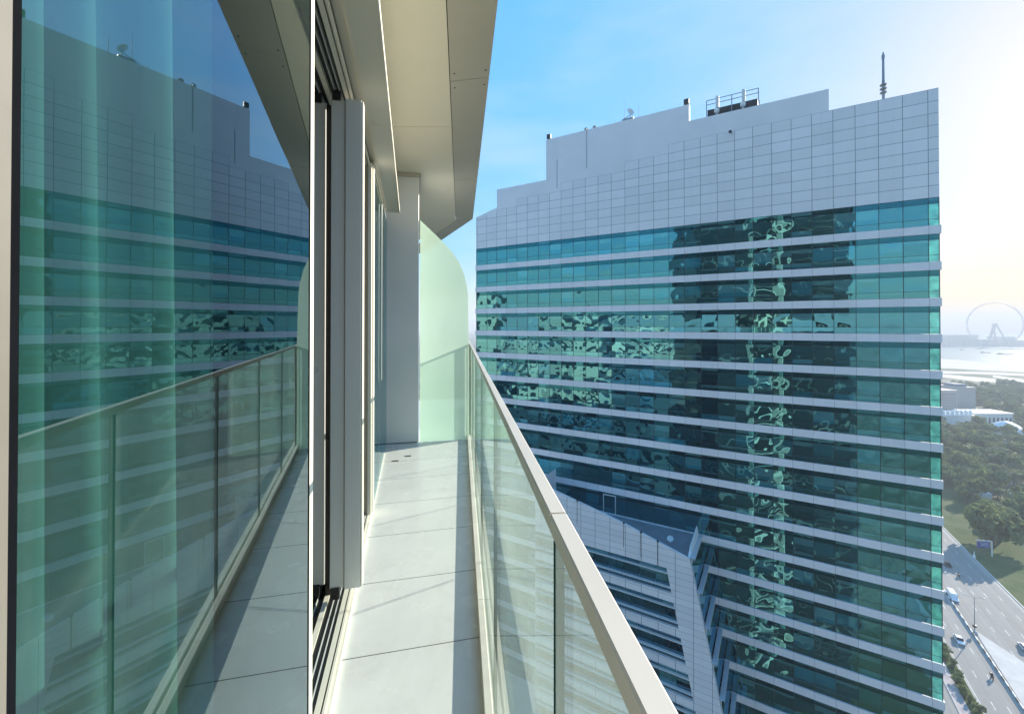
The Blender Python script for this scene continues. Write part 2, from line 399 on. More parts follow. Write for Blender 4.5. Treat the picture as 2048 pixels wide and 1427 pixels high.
# soffit: inner sheet and separate outer edge panels with open joints
HS = 1.93
def SL(t, d, h): return Vector((d - t*0.1197, t, EYE + h))   # along the railing direction, d = offset in x at t = 0
b = MB()
b.box(SL, -3, 4.18, -2.2, -0.089, HS, HS + 0.03)
b.build('soffit_panel', 'soffit', apt)
b = MB()
P = [SL(4.186,-2.2,HS), SL(7.95,-2.2,HS), SL(9.9,-0.826,HS), SL(7.95,-0.089,HS), SL(4.186,-0.089,HS)]
b.face(P); b.face([p + Vector((0,0,.03)) for p in reversed(P)])
for i in range(5): b.face([P[(i+1)%5], P[i], P[i]+Vector((0,0,.03)), P[(i+1)%5]+Vector((0,0,.03))])
b.build('soffit_panel', 'soffit', apt)
b = MB(); b.box(SL, -3, 7.9, -2.4, 0.2, HS + 0.06, HS + 0.09); b.build('ceiling_void', 'dark', apt)
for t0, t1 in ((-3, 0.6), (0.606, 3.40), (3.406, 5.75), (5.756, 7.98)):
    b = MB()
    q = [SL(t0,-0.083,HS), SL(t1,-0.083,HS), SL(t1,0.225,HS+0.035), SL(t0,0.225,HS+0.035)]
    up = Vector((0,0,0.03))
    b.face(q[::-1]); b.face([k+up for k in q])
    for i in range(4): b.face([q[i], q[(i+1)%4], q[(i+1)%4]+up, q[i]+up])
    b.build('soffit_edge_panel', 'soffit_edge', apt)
for t, d in ((3.30,0.19),(3.50,0.19),(3.30,-0.05),(3.50,-0.05),(0.5,0.19),(0.7,0.19),(5.66,0.19),(5.85,0.19)):
    c = SL(t, d, HS + (d+0.083)*0.1136)
    b = MB(); b.lathe(c, [(0,-.003),(.006,-.003),(.008,0)], 10); b.build('screw', 'dark', apt)
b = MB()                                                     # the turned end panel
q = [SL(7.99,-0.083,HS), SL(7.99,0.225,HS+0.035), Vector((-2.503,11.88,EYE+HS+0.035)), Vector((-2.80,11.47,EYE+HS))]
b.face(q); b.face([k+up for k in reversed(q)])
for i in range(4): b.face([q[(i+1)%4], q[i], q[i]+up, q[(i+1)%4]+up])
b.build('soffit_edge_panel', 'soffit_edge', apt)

# head beam over the doors
HB = 1.30
for u0, u1 in ((-3, 2.92), (2.925, 4.0), (4.005, 5.16)):
    b = MB(); b.box(W, u0, u1, -0.268, -0.141, HB, HB + 0.022)
    b.box(W, u0, u1, -0.141, -0.128, HB - 0.004, HB + 0.045)
    b.build('head_beam', 'soffit', apt)
b = MB(); b.box(W, -3, 5.16, -0.5, -0.262, HB + 0.03, HS - 0.002); b.build('head_wall', 'soffit', apt)

# end column
b = MB(); b.bbox(W, 5.62, 6.3, -0.9, 0.098, FL + 0.012, HS - 0.05, 0.008)
cl = b.build('column', 'column', apt)
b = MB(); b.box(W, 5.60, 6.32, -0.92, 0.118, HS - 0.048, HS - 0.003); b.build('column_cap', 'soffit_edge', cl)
b = MB(); b.box(W, 5.635, 6.28, -0.88, 0.085, FL + 0.001, FL + 0.012); b.build('base_shadow_gap', 'black', cl)

# nearest fixed window (mirror-like pane)
PV = -0.295
win = MB(); win.box(W, 0.372, 0.392, PV - 0.06, PV + 0.008, FL, HB); win.box(W, -2.5, 0.372, PV - 0.06, PV + 0.004, FL, HB)
win = win.build('window', 'frame_dull', apt)
b = MB()
b.face([W(0.40,PV,FL+0.02), W(1.385,PV,FL+0.02), W(1.385,PV,HB), W(0.40,PV,HB)], 0)
b.face([W(1.385,PV-0.008,FL+0.02), W(0.40,PV-0.008,FL+0.02), W(0.40,PV-0.008,HB), W(1.385,PV-0.008,HB)], 1)
b.build('pane', ['coated', 'clear'], win)
b = MB(); b.box(W, 0.3923, 0.4095, PV - 0.05, PV + 0.001, FL, HB); b.build('gasket', 'gasket', win)
b = MB(); b.bbox(W, 1.387, 1.435, PV - 0.05, PV + 0.002, FL + 0.01, HB, 0.002); b.build('edge_profile', 'frame_light', win)
b = MB(); b.box(W, 1.3835, 1.3868, PV - 0.05, PV + 0.002, FL + 0.01, HB); b.build('edge_seal', 'black', win)

# sliding door: stacked leaves, tracks
door = thing('sliding_door', '', '', W(2.45, -0.3, FL)); door.parent = apt; door.location = W(2.45,-0.3,FL) - W(0,-0.3,FL)
for k in ('label', 'category'):
    if k in door: del door[k]
LB, LT = FL + 0.10, 1.205
def stile(v0, v1, u0, u1, mk, name='door_stile', lb=LB, lt=LT):
    b = MB(); b.bbox(W, u0, u1, v0, v1, lb, lt, 0.003)
    return b.build(name, mk, door)
b = MB(); b.box(W, 1.40, 1.439, -0.62, -0.347, FL, HB); b.build('door_jamb', 'dark', door)  # added dark cheek, blocks the sunlit track ribs behind the near pane
stile(-0.545, -0.452, 2.50, 2.56, 'frame')
stile(-0.418, -0.346, 2.45, 2.51, 'frame')
stile(-0.3445, -0.262, 2.44, 2.50, 'frame', 'door_jamb', FL + 0.095, 1.21)
stile(-0.2615, -0.252, 2.441, 2.50, 'frame_light', 'jamb_edge')
b = MB(); b.box(W, 2.52, 3.5, -0.452, -0.424, FL+0.02, LT); b.build('brush_gap', 'black', door)
for v0, v1, u0 in ((-0.53, -0.475, 2.492), (-0.412, -0.368, 2.442)):
    for h0, h1 in ((LB - 0.055, LB + 0.004), (LT - 0.004, LT + 0.05)):
        b = MB(); b.bbox(W, u0, u0 + 0.03, v0, v1, h0, h1, 0.003)
        b.tube(W(u0 - 0.003, (v0+v1)/2, (h0+h1)/2), W(u0 + 0.001, (v0+v1)/2, (h0+h1)/2), 0.004)
        b.build('roller_block', 'black', door)
# tracks (dark channels with bright ribs) top and bottom
for nm, h0, h1, hr in (('bottom_track', FL - 0.0, FL + 0.018, FL + 0.03), ('top_track', HB - 0.02, HB + 0.0, HB - 0.05)):
    b = MB(); b.box(W, 1.44, 5.2, -0.62, -0.316, min(h0,h1), max(h0,h1)); tr = b.build(nm, 'dark', door)
    for v, wd, mk in ((-0.345, 0.022, 'frame_light'), (-0.322, 0.010, 'frame_light'), (-0.375, 0.004, 'frame'), (-0.400, 0.004, 'frame'), (-0.44, 0.024, 'frame_light'),
                      (-0.485, 0.004, 'frame'), (-0.515, 0.004, 'frame'), (-0.56, 0.02, 'frame_light')):
        a, c = (h1, hr) if hr > h1 else (hr, h0)
        b = MB(); b.box(W, 1.441, 5.199, v - wd/2, v + wd/2, a, c); b.build('track_rib', mk, tr)
b = MB(); b.box(W, 1.44, 5.25, -0.316, -0.300, FL + 0.001, FL + 0.022); b.build('threshold', 'frame_light', door)
# second opening further along
b = MB(); b.bbox(W, 3.55, 3.62, -0.365, -0.286, FL + 0.03, 1.262, 0.003); b.build('door_stile', 'frame_light', door)
b = MB(); b.bbox(W, 3.51, 3.549, -0.33, -0.30, FL + 0.03, 1.262, 0.003); b.build('door_stile', 'soffit', door)
fw = MB(); fw.box(W, 3.62, 3.66, -0.36, -0.29, FL + 0.02, HB); fw.box(W, 4.4, 4.44, -0.36, -0.2985, FL + 0.02, HB)
fw.box(W, 3.66, 5.62, -0.36, -0.2985, HB - 0.02, HB + 0.02); fw = fw.build('glazed_door', 'frame', apt)
b = MB()
b.face([W(3.66,-0.296,FL+0.02), W(5.60,-0.296,FL+0.02), W(5.60,-0.296,HB), W(3.66,-0.296,HB)], 0)
b.face([W(5.60,-0.304,FL+0.02), W(3.66,-0.304,FL+0.02), W(3.66,-0.304,HB), W(5.60,-0.304,HB)], 1)
b.build('pane', ['coated', 'clear'], fw)
b = MB(); b.tube(W(4.46,-0.285,-0.55), W(4.46,-0.285,1.2), 0.004); b.build('handle_bar', 'frame_light', fw)
for u in (4.9, 5.05):
    b = MB(); b.box(W, u, u + 0.025, -0.20 + (u-4.9)*0.9, -0.13 + (u-4.9)*0.9, FL + 0.0025, FL + 0.005); b.build('floor_drain', 'dark', apt)

# room behind the glass
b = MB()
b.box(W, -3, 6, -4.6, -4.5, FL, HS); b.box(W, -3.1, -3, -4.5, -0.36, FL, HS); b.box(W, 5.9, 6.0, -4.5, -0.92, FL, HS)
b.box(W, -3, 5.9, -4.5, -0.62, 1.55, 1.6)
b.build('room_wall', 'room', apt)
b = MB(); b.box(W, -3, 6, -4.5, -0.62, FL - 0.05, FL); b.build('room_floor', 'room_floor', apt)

# main body: dark glass with pale slab edges (mirrored in the office glass)
foot = [(-0.74, 8.0), (-4.7, 15.9), (-10.0, 18.3), (-27, 8), (-30, -30), (3.6, -33), (13.2, -10.8), (7.0, -6.2), (0.62, -3.3)]
def shrink(poly, d):
    cx = sum(p[0] for p in poly)/len(poly); cy_ = sum(p[1] for p in poly)/len(poly)
    return [(x + (cx-x)/math.hypot(cx-x, cy_-y)*d, y + (cy_-y)/math.hypot(cx-x, cy_-y)*d) for x, y in poly]
inner = shrink(foot, 1.3)
b = MB(); b.prism(G, inner, EYE + HS + 0.5, EYE + 72); b.prism(G, inner, 0, EYE + FL - 0.45); b.build('facade_glass', 'far_glass', apt)
for k in range(-24, 21):
    z = EYE + FL - 0.30 + 3.46 * k + (0.5 if k == 1 else 0)
    if z < 2 or k == 0: continue
    b = MB(); b.prism(G, shrink(foot, 0.9), z, z + 0.22); b.build('floor_slab', 'far_band', apt)
    if k == 1: continue
    b = MB()                                                 # the stack of balconies above and below ours
    bal = [(-0.74, 8.0), (0.60, -3.0), (0.1, -3.0), (-2.2, 7.5)]
    b.prism(G, bal, z, z + 0.30)
    b.prism(G, [(-0.74, 8.0), (-0.70, 7.7), (-1.9, 7.5), (-2.0, 7.8)], z + 0.3, z + 3.46)
    b.prism(G, [(0.60, -3.0), (0.55, -2.8), (-0.6, -2.9), (-0.6, -3.2)], z + 0.3, z + 3.46)
    b.prism(G, [(0.59, -2.9), (0.56, -2.9), (-0.76, 7.9), (-0.73, 7.9)], z + 1.5, z + 1.56)
    b.build('upper_balcony', 'slab', apt)

# ================================================================== railing
rail = thing('glass_railing', 'frameless glass balustrade with slim cream top rail along the balcony edge', 'railing', RL(0.5, 0, FL))
D = 0.25
tj = [-2.5, -0.47, 0.5775, 1.617, 2.66, 3.70, 4.74, 5.72, 6.8, 7.9]
for i, (t0, t1) in enumerate(zip(tj, tj[1:])):
    b = MB(); b.box(RL, t0 + 0.006, t1 - 0.006, -0.006, 0.006, FL + 0.03, -D - 0.012, 0)
    for k, f in enumerate(b.f):                              # the two end faces are the dark green glass edge
        pts = [b.v[j] for j in f]
        ts = [-(p.x-RX)*sin(RA) + p.y*cos(RA) for p in pts]
        if max(ts) - min(ts) < 0.01: b.mi[k] = 1
    b.build('glass_panel', ['rail_glass', 'glass_edge'], rail)
for t0, t1 in ((-2.5, 0.5755), (0.5795, 3.70), (3.703, 5.74), (5.743, 7.9)):
    b = MB(); b.bbox(lambda a, c, d: RL(d, a, c), -0.0125, 0.0105, -D - 0.024, -D, t0, t1, 0.002); b.build('handrail', 'rail', rail)
for t0, t1 in ((-2.5, 1.30), (1.303, 2.30), (2.303, 3.2), (3.203, 5.72), (5.77, 7.9)):
    b = MB()
    b.bbox(lambda a, c, d: RL(d, a, c), -0.040, -0.0065, FL + 0.001, FL + 0.05, t0, t1, 0.003)
    b.bbox(lambda a, c, d: RL(d, a, c), 0.0065, 0.040, FL + 0.001, FL + 0.05, t0, t1, 0.003)
    b.build('base_channel', 'kerb', rail)
b = MB(); b.bbox(RL, 5.73, 5.765, -0.02, 0.012, FL + 0.05, -D - 0.004, 0.003); b.build('end_post', 'kerb', rail)

# frosted privacy screen at the end
scr = MB()
pts = [(0.112, FL + 0.003), (0.748, FL + 0.003), (0.741, -0.25), (0.735, 0.0), (0.727, 0.40), (0.712, 0.52), (0.675, 0.67), (0.605, 0.83), (0.49, 0.985), (0.32, 1.15), (0.112, 1.34)]
for sgn, u in ((1, 5.632), (-1, 5.644)):
    q = [W(u, v, h) for v, h in pts]; scr.face(q if sgn < 0 else q[::-1], 0 if u < 5.64 else 1)
for i in range(len(pts)):
    a, c = pts[i], pts[(i+1) % len(pts)]
    scr.face([W(5.632,*a), W(5.632,*c), W(5.644,*c), W(5.644,*a)], 1)
scr.build('privacy_screen', ['frosted', 'clear_pale'], None, W(5.64, 0.4, FL), label='pale green frosted glass privacy screen with a rounded top corner beside the end column', cat='privacy screen')

# curtain and the framed panel seen through the near pane
b = MB(); nu, nh = 150, 10
def cv(i, j):
    t = i / nu; hh = j / nh
    u = 0.15 + (1.42 - 0.15 - 0.08*hh) * t
    ph = t * 2*pi*6.5
    return W(u, -0.60 + 0.050*sin(ph + 0.6*sin(t*19)) + 0.022*sin(ph*1.7 + 2 + hh), FL + 0.03 + (HB + 0.2 - FL) * hh)
for i in range(nu):
    for j in range(nh): b.face([cv(i,j), cv(i+1,j), cv(i+1,j+1), cv(i,j+1)])
b.build('curtain', 'sheer', None, W(0.7, -0.6, FL), smooth=True, label='sheer pale curtain hanging in folds behind the near window pane', cat='curtain')
pf = thing('framed_panel', 'low pale frame standing inside the room behind the near window pane', 'frame', W(2.0, -1.79, FL))
b = MB()
b.bbox(W, 2.98, 3.06, -1.82, -1.78, FL + 0.02, -0.55, 0.004); b.bbox(W, 2.20, 2.28, -1.82, -1.78, FL + 0.02, -0.55, 0.004)
b.box(W, 2.28, 2.98, -1.82, -1.78, FL + 0.12, FL + 0.22); b.box(W, 2.28, 2.98, -1.82, -1.78, -0.62, -0.55)
b.build('frame', 'white', pf)
b = MB(); b.box(W, 2.28, 2.98, -1.805, -1.795, FL + 0.22, -0.62); b.build('panel', 'dark', pf)

def curved_pane(mb, P, nx, ny, sag, pid, mi, rnd):
    """one sheet of slightly bowed float glass; P(x, y, out) with x, y in 0..1"""
    a = sag * rnd.uniform(.35, 1.6) * (1 if rnd.random() < .8 else -1)
    md = [(rnd.gauss(0, sag*.16), rnd.choice((1, 2, 2, 3)), rnd.choice((1, 1, 2)), rnd.uniform(0, 6.3), rnd.uniform(0, 6.3)) for _ in range(4)]
    tx, ty = rnd.gauss(0, sag*.35), rnd.gauss(0, sag*.35)
    def h(x, y):
        v = -a*(1 - (2*x-1)**2)*(1 - (2*y-1)**2) + tx*(x-.5) + ty*(y-.5)
        for am, kx, ky, px_, py_ in md: v += am*sin(pi*kx*x + px_)*sin(pi*ky*y + py_)
        return v
    Q = [[P(i/nx, j/ny, h(i/nx, j/ny)) for j in range(ny+1)] for i in range(nx+1)]
    for i in range(nx):
        for j in range(ny):
            mb.face([Q[i][j], Q[i+1][j], Q[i+1][j+1], Q[i][j+1]], mi,
                    [(i/nx, j/ny), ((i+1)/nx, j/ny), ((i+1)/nx, (j+1)/ny), (i/nx, (j+1)/ny)], pid)

# ================================================================== office tower opposite
MOD = 2.126; K0 = 28.41                                       # module length, module coordinate at the right edge
SL_ = 62.8
tower = thing('office_tower', 'tall office tower opposite with white bands and teal mirrored ribbon windows', 'office tower', T(31, 0, -EYE))
ks = [0.0] + [(K0 - k) * MOD for k in range(28, -2, -1) if (K0 - k)*MOD < SL_ - 0.3] + [SL_]
def ku(s): return K0 - s / MOD
CB = 14.04; ROW = 4/3
# gridded cladding: one mesh, stepped top; plain wall above
outline = lambda s: 26.1 if s < 9.76 else 28.75 if s < 25.69 else 31.1 if s < 48.26 else 24.35 if s < 58.2 else 21.1 - (s-58.2)*0.26
def gridtop(s): return 9 if s < 28 else 8 if s < 35 else 7 if s < 45.5 else 6 if s < 54 else 5
b = MB(); pw = MB()
cuts = sorted(set(ks + [9.76, 25.69, 48.26, 58.2]))
QC = 0.10
for s0, s1 in zip(cuts, cuts[1:]):
    sm = (s0 + s1)/2; g = gridtop(sm); t0, t1 = outline(s0 + 1e-4), outline(s1 - 1e-4)
    gt = min(CB + ROW*g, t0, t1)
    b.face([T(s1,QC,CB), T(s0,QC,CB), T(s0,QC,gt), T(s1,QC,gt)], 0,
           [(ku(s1),0), (ku(s0),0), (ku(s0),(gt-CB)/ROW), (ku(s1),(gt-CB)/ROW)])
    if max(t0, t1) > gt + 0.02:
        pw.face([T(s1,QC,gt), T(s0,QC,gt), T(s0,QC,t0), T(s1,QC,t1)])
    # back and top of the screen wall
    for q0, q1 in ((QC, -0.5),):
        pw.face([T(s1,q0,t1), T(s0,q0,t0), T(s0,q1,t0), T(s1,q1,t1)])
        pw.face([T(s0,q1,CB+6), T(s1,q1,CB+6), T(s1,q1,t1), T(s0,q1,t0)])
for s, h0, h1 in ((9.76, 26.1, 28.75), (25.69, 28.75, 31.1), (48.26, 24.35, 31.1), (58.2, 21.1, 24.35), (0, CB, 26.1), (SL_, CB, outline(SL_ - 1e-4))):
    pw.face([T(s,QC,h0), T(s,-0.5,h0), T(s,-0.5,h1), T(s,QC,h1)])
b.face([T(0,QC,CB), T(SL_,QC,CB), T(SL_,-0.2,CB), T(0,-0.2,CB)])
b.build('cladding', 'clad', tower)
pw.build('screen_wall', 'clad_plain', tower)
# roof deck, core body
b = MB(); b.box(T, 2.4, SL_ - 0.05, -27, -0.12, -EYE, 20.0); b.box(T, 0.05, 2.399, -27, -3.2, -EYE, 20.0); b.build('body', 'mullion', tower)
b = MB(); b.box(T, 0.3, SL_ - 0.3, -26.5, -0.51, 20.01, 20.1); b.build('roof', 'deck', tower)
# small drip seams on the screen wall
for s, h0, h1 in ((41.0, 25.0, 31.3), (46.2, 22.6, 27.4)): 
    b = MB(); b.box(T, s, s + 0.06, QC + 0.002, QC + 0.05, h0, h1); b.build('wall_joint', 'grey', tower)
B0 = 10.95
nfl = 19
rpane = random.Random(21)
for k in range(nfl):
    bt = B0 - 4*k; top = bt + 3.08 if k else CB
    # glazing ribbon
    g = MB(); mu = MB()
    seg = ((0.03, 0.72, 0), (0.76, 2.42, 0), (2.46, top - bt - 0.01, 1))
    for i, (s0, s1) in enumerate(zip(ks, ks[1:])):
        kk = len(ks) - i
        for j, (a, c, mi) in enumerate(seg):
            nx, ny = ((12, 9), (12, 2), (7, 2))[0 if j == 1 else 1 if j == 0 else 2]
            sg = (0.0085 if j == 1 else 0.0025) * min(1, (s1-s0)/MOD)**2
            curved_pane(g, lambda x, y, o: T(s1-.03 - (s1-s0-.06)*x, o, bt+a + (c-a)*y), nx, ny, sg, (kk, k*3 + j), 2 if i == 0 and j < 2 else mi, rpane)
        mu.box(T, s0 - .03, s0 + .03, -0.04, 0.025, bt, top)
    mu.box(T, SL_ - .03, SL_ + .03, -0.04, 0.03, bt, top)
    for a in (0.74, 2.44): mu.box(T, 0.03, SL_ - 0.03, -0.04, 0.012, bt + a - 0.02, bt + a + 0.02)
    # glazed end return so that the corner reads as glass
    g.face([T(0.0,0,bt), T(0.0,-3,bt), T(0.0,-3,top), T(0.0,0,top)], 3, [(0,0),(1,0),(1,1),(0,1)], (99, k))
    rb = g.build('ribbon_window', ['pane', 'pane_top', 'pane_corner', 'clear_pale'], tower, two_uv=True, smooth=True)
    mu.build('mullions', 'mullion', rb)
    # white spandrel band
    s_ = MB(); e = 0.14; z0, z1 = bt - 0.92, bt
    s_.face([T(SL_+e,e,z0), T(-e,e,z0), T(-e,e,z1), T(SL_+e,e,z1)], 0, [(ku(SL_+e),.5),(ku(-e),.5),(ku(-e),.5),(ku(SL_+e),.5)])
    s_.face([T(SL_+e,e,z1), T(-e,e,z1), T(-e,-27,z1), T(SL_+e,-27,z1)], 0, [(.5,.5)]*4)
    s_.face([T(-e,e,z0), T(SL_+e,e,z0), T(SL_+e,-27,z0), T(-e,-27,z0)], 0, [(.5,.5)]*4)
    s_.face([T(-e,e,z0), T(-e,-27,z0), T(-e,-27,z1), T(-e,e,z1)], 0, [(.5,.5)]*4)
    s_.face([T(SL_+e,-27,z0), T(SL_+e,e,z0), T(SL_+e,e,z1), T(SL_+e,-27,z1)], 0, [(.5,.5)]*4)
    s_.build('spandrel_band', 'band', tower)
b = MB(); b.box(T, 0.02, SL_-0.02, -26.9, 0.06, -EYE, B0 - 4*nfl + 2.9); b.build('base_wall', 'clad_plain', tower)

# ================================================================== lower wing in front of the tower
wing = thing('office_wing', 'lower white clad wing with dark strip windows and a raked end against the tower', 'building wing', T(35, 4, -EYE))
QW = 7.34
def wtop(s):
    pts = [(24.65, -29.2), (33.15, -26.7), (43.2, -24.4), (55, -22.3), (75, -20)]
    for (a, ha), (c, hc) in zip(pts, pts[1:]):
        if s <= c: return ha + (hc - ha)*(s - a)/(c - a)
    return pts[-1][1]
def wend(h): return 24.65 + (h + 29.2)*0.2045                 # raked right edge
def wwin(h): return wend(h) + 3.2
wks = [(K0 - k)*MOD + 0.0 for k in range(30, -12, -1)]
b = MB(); RW = 0.82
def wuv(s, h): return (ku(s), h / RW)
SW = 46.5
def wf(mb, q, P4, mi=0): mb.face([T(s, q, h) for s, h in P4], mi, [wuv(s, h) for s, h in P4])
wt = [-31.1 - 4.15*k for k in range(16)]
# top strip between parapet and the first window row
ss = [24.65, 27.8, 30, 33.15, 36, 40, 43.2, SW]
for s0, s1 in zip(ss, ss[1:]):
    wf(b, QW, [(s1, wt[0]), (s0 if s0 > 24.7 else wend(wt[0]), wt[0]), (s0, wtop(s0)), (s1, wtop(s1))])
    b.face([T(s1,QW,wtop(s1)), T(s0,QW,wtop(s0)), T(s0,QW-0.35,wtop(s0)), T(s1,QW-0.35,wtop(s1))], 0, [(.5,.5)]*4)
    b.face([T(s0,QW-0.35,-29.5), T(s1,QW-0.35,-29.5), T(s1,QW-0.35,wtop(s1)), T(s0,QW-0.35,wtop(s0))], 0, [(.5,.5)]*4)
for k in range(15):
    h1 = wt[k]; h0 = wt[k+1]; hw = h1 - 3.08
    wf(b, QW, [(wwin(h0), h0), (wend(h0), h0), (wend(h1), h1), (wwin(h1), h1)])       # raked margin
    wf(b, QW, [(SW, h0), (wwin(h0), h0), (wwin(hw), hw), (SW, hw)])                   # band under the window
    rc = 0.45                                                                        # window recess
    b.face([T(SW,QW,h1), T(wwin(h1),QW,h1), T(wwin(h1),QW-rc,h1), T(SW,QW-rc,h1)][::-1], 0, [(.5,.5)]*4)
    b.face([T(SW,QW,hw), T(wwin(hw),QW,hw), T(wwin(hw),QW-rc,hw), T(SW,QW-rc,hw)], 0, [(.5,.5)]*4)
    b.face([T(wwin(hw),QW,hw), T(wwin(hw),QW-rc,hw), T(wwin(h1),QW-rc,h1), T(wwin(h1),QW,h1)], 0, [(.5,.5)]*4)
b.build('cladding', 'clad', wing)
for k in range(15):
    h1 = wt[k]; hw = h1 - 3.08; g = MB(); mu = MB()
    q = QW - 0.44
    s = wwin(h1) - 0.7; i = 0
    while s < SW - MOD:
        g.face([T(s+MOD-.02,q,hw+.02), T(s+.02,q,hw+.02), T(s+.02,q,h1-.02), T(s+MOD-.02,q,h1-.02)], 0, [(0,0),(1,0),(1,1.3),(0,1.3)], (i, k + 50))
        s += MOD; i += 1
    wn = g.build('strip_window', 'pane_calm', wing, two_uv=True)
    for dz in (0.62, 2.35): mu.box(T, wwin(hw + dz) + 0.02, SW, q + 0.02, QW + 0.03, hw + dz, hw + dz + 0.09)
    mu.build('window_rail', 'white', wn)
# raked end wall: glazed bays between white bands that return from the tower
ew = MB(); eg = MB()
for k in range(16):
    h1 = -29.05 - 4*k; h0 = h1 - 4; hb = h1 - 0.92
    e = lambda h: wend(h) - 0.02
    ew.face([T(e(h1),QW,h1), T(e(h1),0.2,h1), T(e(hb),0.2,hb), T(e(hb),QW,hb)])
    ew.face([T(e(hb),QW,hb), T(e(hb),QW-0.5,hb), T(e(h0),QW-0.5,h0), T(e(h0),QW,h0)])
    ew.face([T(e(h1)-0.55,QW,h1), T(e(h1)-0.55,0.2,h1), T(e(h1),0.2,h1), T(e(h1),QW,h1)])
    ew.face([T(e(h1)-0.55,QW,h1), T(e(h1)-0.55,0.2,h1), T(e(h1)-0.55,0.2,h1-.35), T(e(h1)-0.55,QW,h1-.35)])
    eg.face([T(e(hb)+.1,QW-.5,hb), T(e(hb)+.1,0.05,hb), T(e(h0)+.1,0.05,h0), T(e(h0)+.1,QW-.5,h0)], 0, [(0,0),(2,0),(2,1),(0,1)], (k, 80))
ew.build('end_band', 'spandrel', wing)
eg.build('end_window', 'pane_calm', wing, two_uv=True)
b = MB(); b.face([T(SW,QW-.35,-29.4), T(24.6,QW-.35,-29.4), T(24.6,0.05,-29.2), T(SW,0.05,-29.2)]); b.build('roof', 'deck', wing)
b = MB()                                                     # white upstand fin on the roof end
b.face([T(24.55,QW-.1,-29.35), T(24.55,0.3,-29.3), T(24.75,0.3,-27.9), T(24.75,QW-1.6,-28.3)])
b.face([T(24.95,0.3,-29.3), T(24.95,QW-.1,-29.35), T(24.9,QW-1.6,-28.3), T(24.9,0.3,-27.9)])
b.face([T(24.75,QW-1.6,-28.3), T(24.75,0.3,-27.9), T(24.9,0.3,-27.9), T(24.9,QW-1.6,-28.3)])
b.face([T(24.55,QW-.1,-29.35), T(24.75,QW-1.6,-28.3), T(24.9,QW-1.6,-28.3), T(24.95,QW-.1,-29.35)])
b.build('parapet_fin', 'white', wing)
b = MB()
for s in (30.7, 33.0, 39.7, 28.55): b.tube(T(s, QW+.03, wtop(s)-3.2), T(s, QW+.03, wtop(s)+0.1), 0.025); b.lathe(T(s, QW-.1, wtop(s)-.05), [(0,.2),(.14,.18),(.16,.05),(.12,0)], 10)
b.build('parapet_bracket', 'dark', wing)
b = MB(); b.face([T(SW,QW,-98), T(SW,QW,wtop(SW)), T(SW,0.1,wtop(SW)), T(SW,0.1,-98)]); b.build('side_wall', 'clad_plain', wing)
# door frame on the tower glass above the wing roof
b = MB()
for s0, s1, h0, h1 in ((36.4, 36.5, -29.2, -26.4), (38.3, 38.4, -29.2, -26.4), (36.4, 38.4, -26.4, -26.25)): b.box(T, s0, s1, 0.03, 0.12, h0, h1)
b.build('access_door_frame', 'white', tower)
sdd = MB(); sdd.lathe(T(27.6, 4.2, -28.7), [(0, -0.18), (.25, -.13), (.42, 0), (.40, .02), (.24, -.1), (0, -.14)], 16, axis=Vector((-.4,-.5,.6)))
sdd.tube(T(27.6,4.2,-29.3), T(27.6,4.2,-28.8), 0.05); sdd.build('satellite_dish', 'white', None, T(27.6,4.2,-29.3), label='small white satellite dish on the grey roof of the lower wing', cat='satellite dish')

# ================================================================== things on the tower roof
def spot(x, y, label):
    r = (x - 1024)/860; s = (47.03 - 47.25*r)/(0.8542 + 0.5199*r); Z = 47.25 + 0.5199*s
    return s, (649 - y)*Z/860
for s, h, lab in ((26.1, 31.1, 'black rooftop floodlight on the right corner of the tall screen wall'), (47.9, 31.1, 'black rooftop floodlight on the left corner of the tall screen wall')):
    fl = thing('floodlight', lab, 'floodlight', T(s, -0.2, h), 'floodlights on the tower parapet')
    b = MB(); b.bbox(T, s-.35, s+.35, -.45, .0, h + .28, h + .95, 0.08); b.build('lamp_housing', 'dark', fl)
    b = MB(); b.tube(T(s,-.2,h), T(s,-.2,h+.3), .07); b.tube(T(s-.38,-.2,h+.3), T(s+.38,-.2,h+.3), .04); b.build('bracket', 'dark', fl)
# wall lamp on the cladding
s, h = spot(1465, 266, ''); b = MB(); b.tube(T(s,QC,h), T(s,0.7,h+.05), .05); b.bbox(T, s-.05, s+.3, .5, .9, h-.08, h+.14, .03)
b.build('wall_lamp', 'dark', None, T(s,QC,h), label='tiny black lamp on a bracket on the tower cladding', cat='lamp')
# satellite dish and whip aerials
s, h = spot(1262, 236, '')
d = thing('satellite_dish', 'white satellite dish between two thin aerials on top of the tower', 'satellite dish', T(s, -0.3, 31.1))
b = MB(); b.lathe(T(s, -.1, 32.3), [(0,-.25),(.3,-.2),(.62,0),(.6,.03),(.3,-.14),(0,-.2)], 18, axis=T(-.7,.5,.25)-T(0,0,0)); b.build('reflector', 'white', d)
b = MB(); b.tube(T(s,-.3,31.1), T(s,-.25,32.1), .06); b.tube(T(s+1.6,-.3,31.4), T(s,-.3,31.9), .05); b.bbox(T, s-.4, s+1.2, -.6, 0, 31.1, 31.4, .03); b.build('mount', 'grey', d)
for x, hh in ((1250, 3.4), (1278, 1.9), (1232, 0.7)):
    s, _ = spot(x, 236, ''); b = MB(); b.tube(T(s,-.2,31.1), T(s,-.2,31.1+hh), .035, .02); b.lathe(T(s,-.2,31.1), [(.12,0),(.12,.1),(.05,.14)], 8)
    b.build('whip_aerial', 'grey', None, T(s,-.2,31.1), label='thin whip aerial %s on the tower roof' % {1250: 'left of the white dish, tallest of three', 1278: 'right of the white dish', 1232: 'short, over the wall joint'}[x], cat='aerial', group='thin aerials on the tower roof')
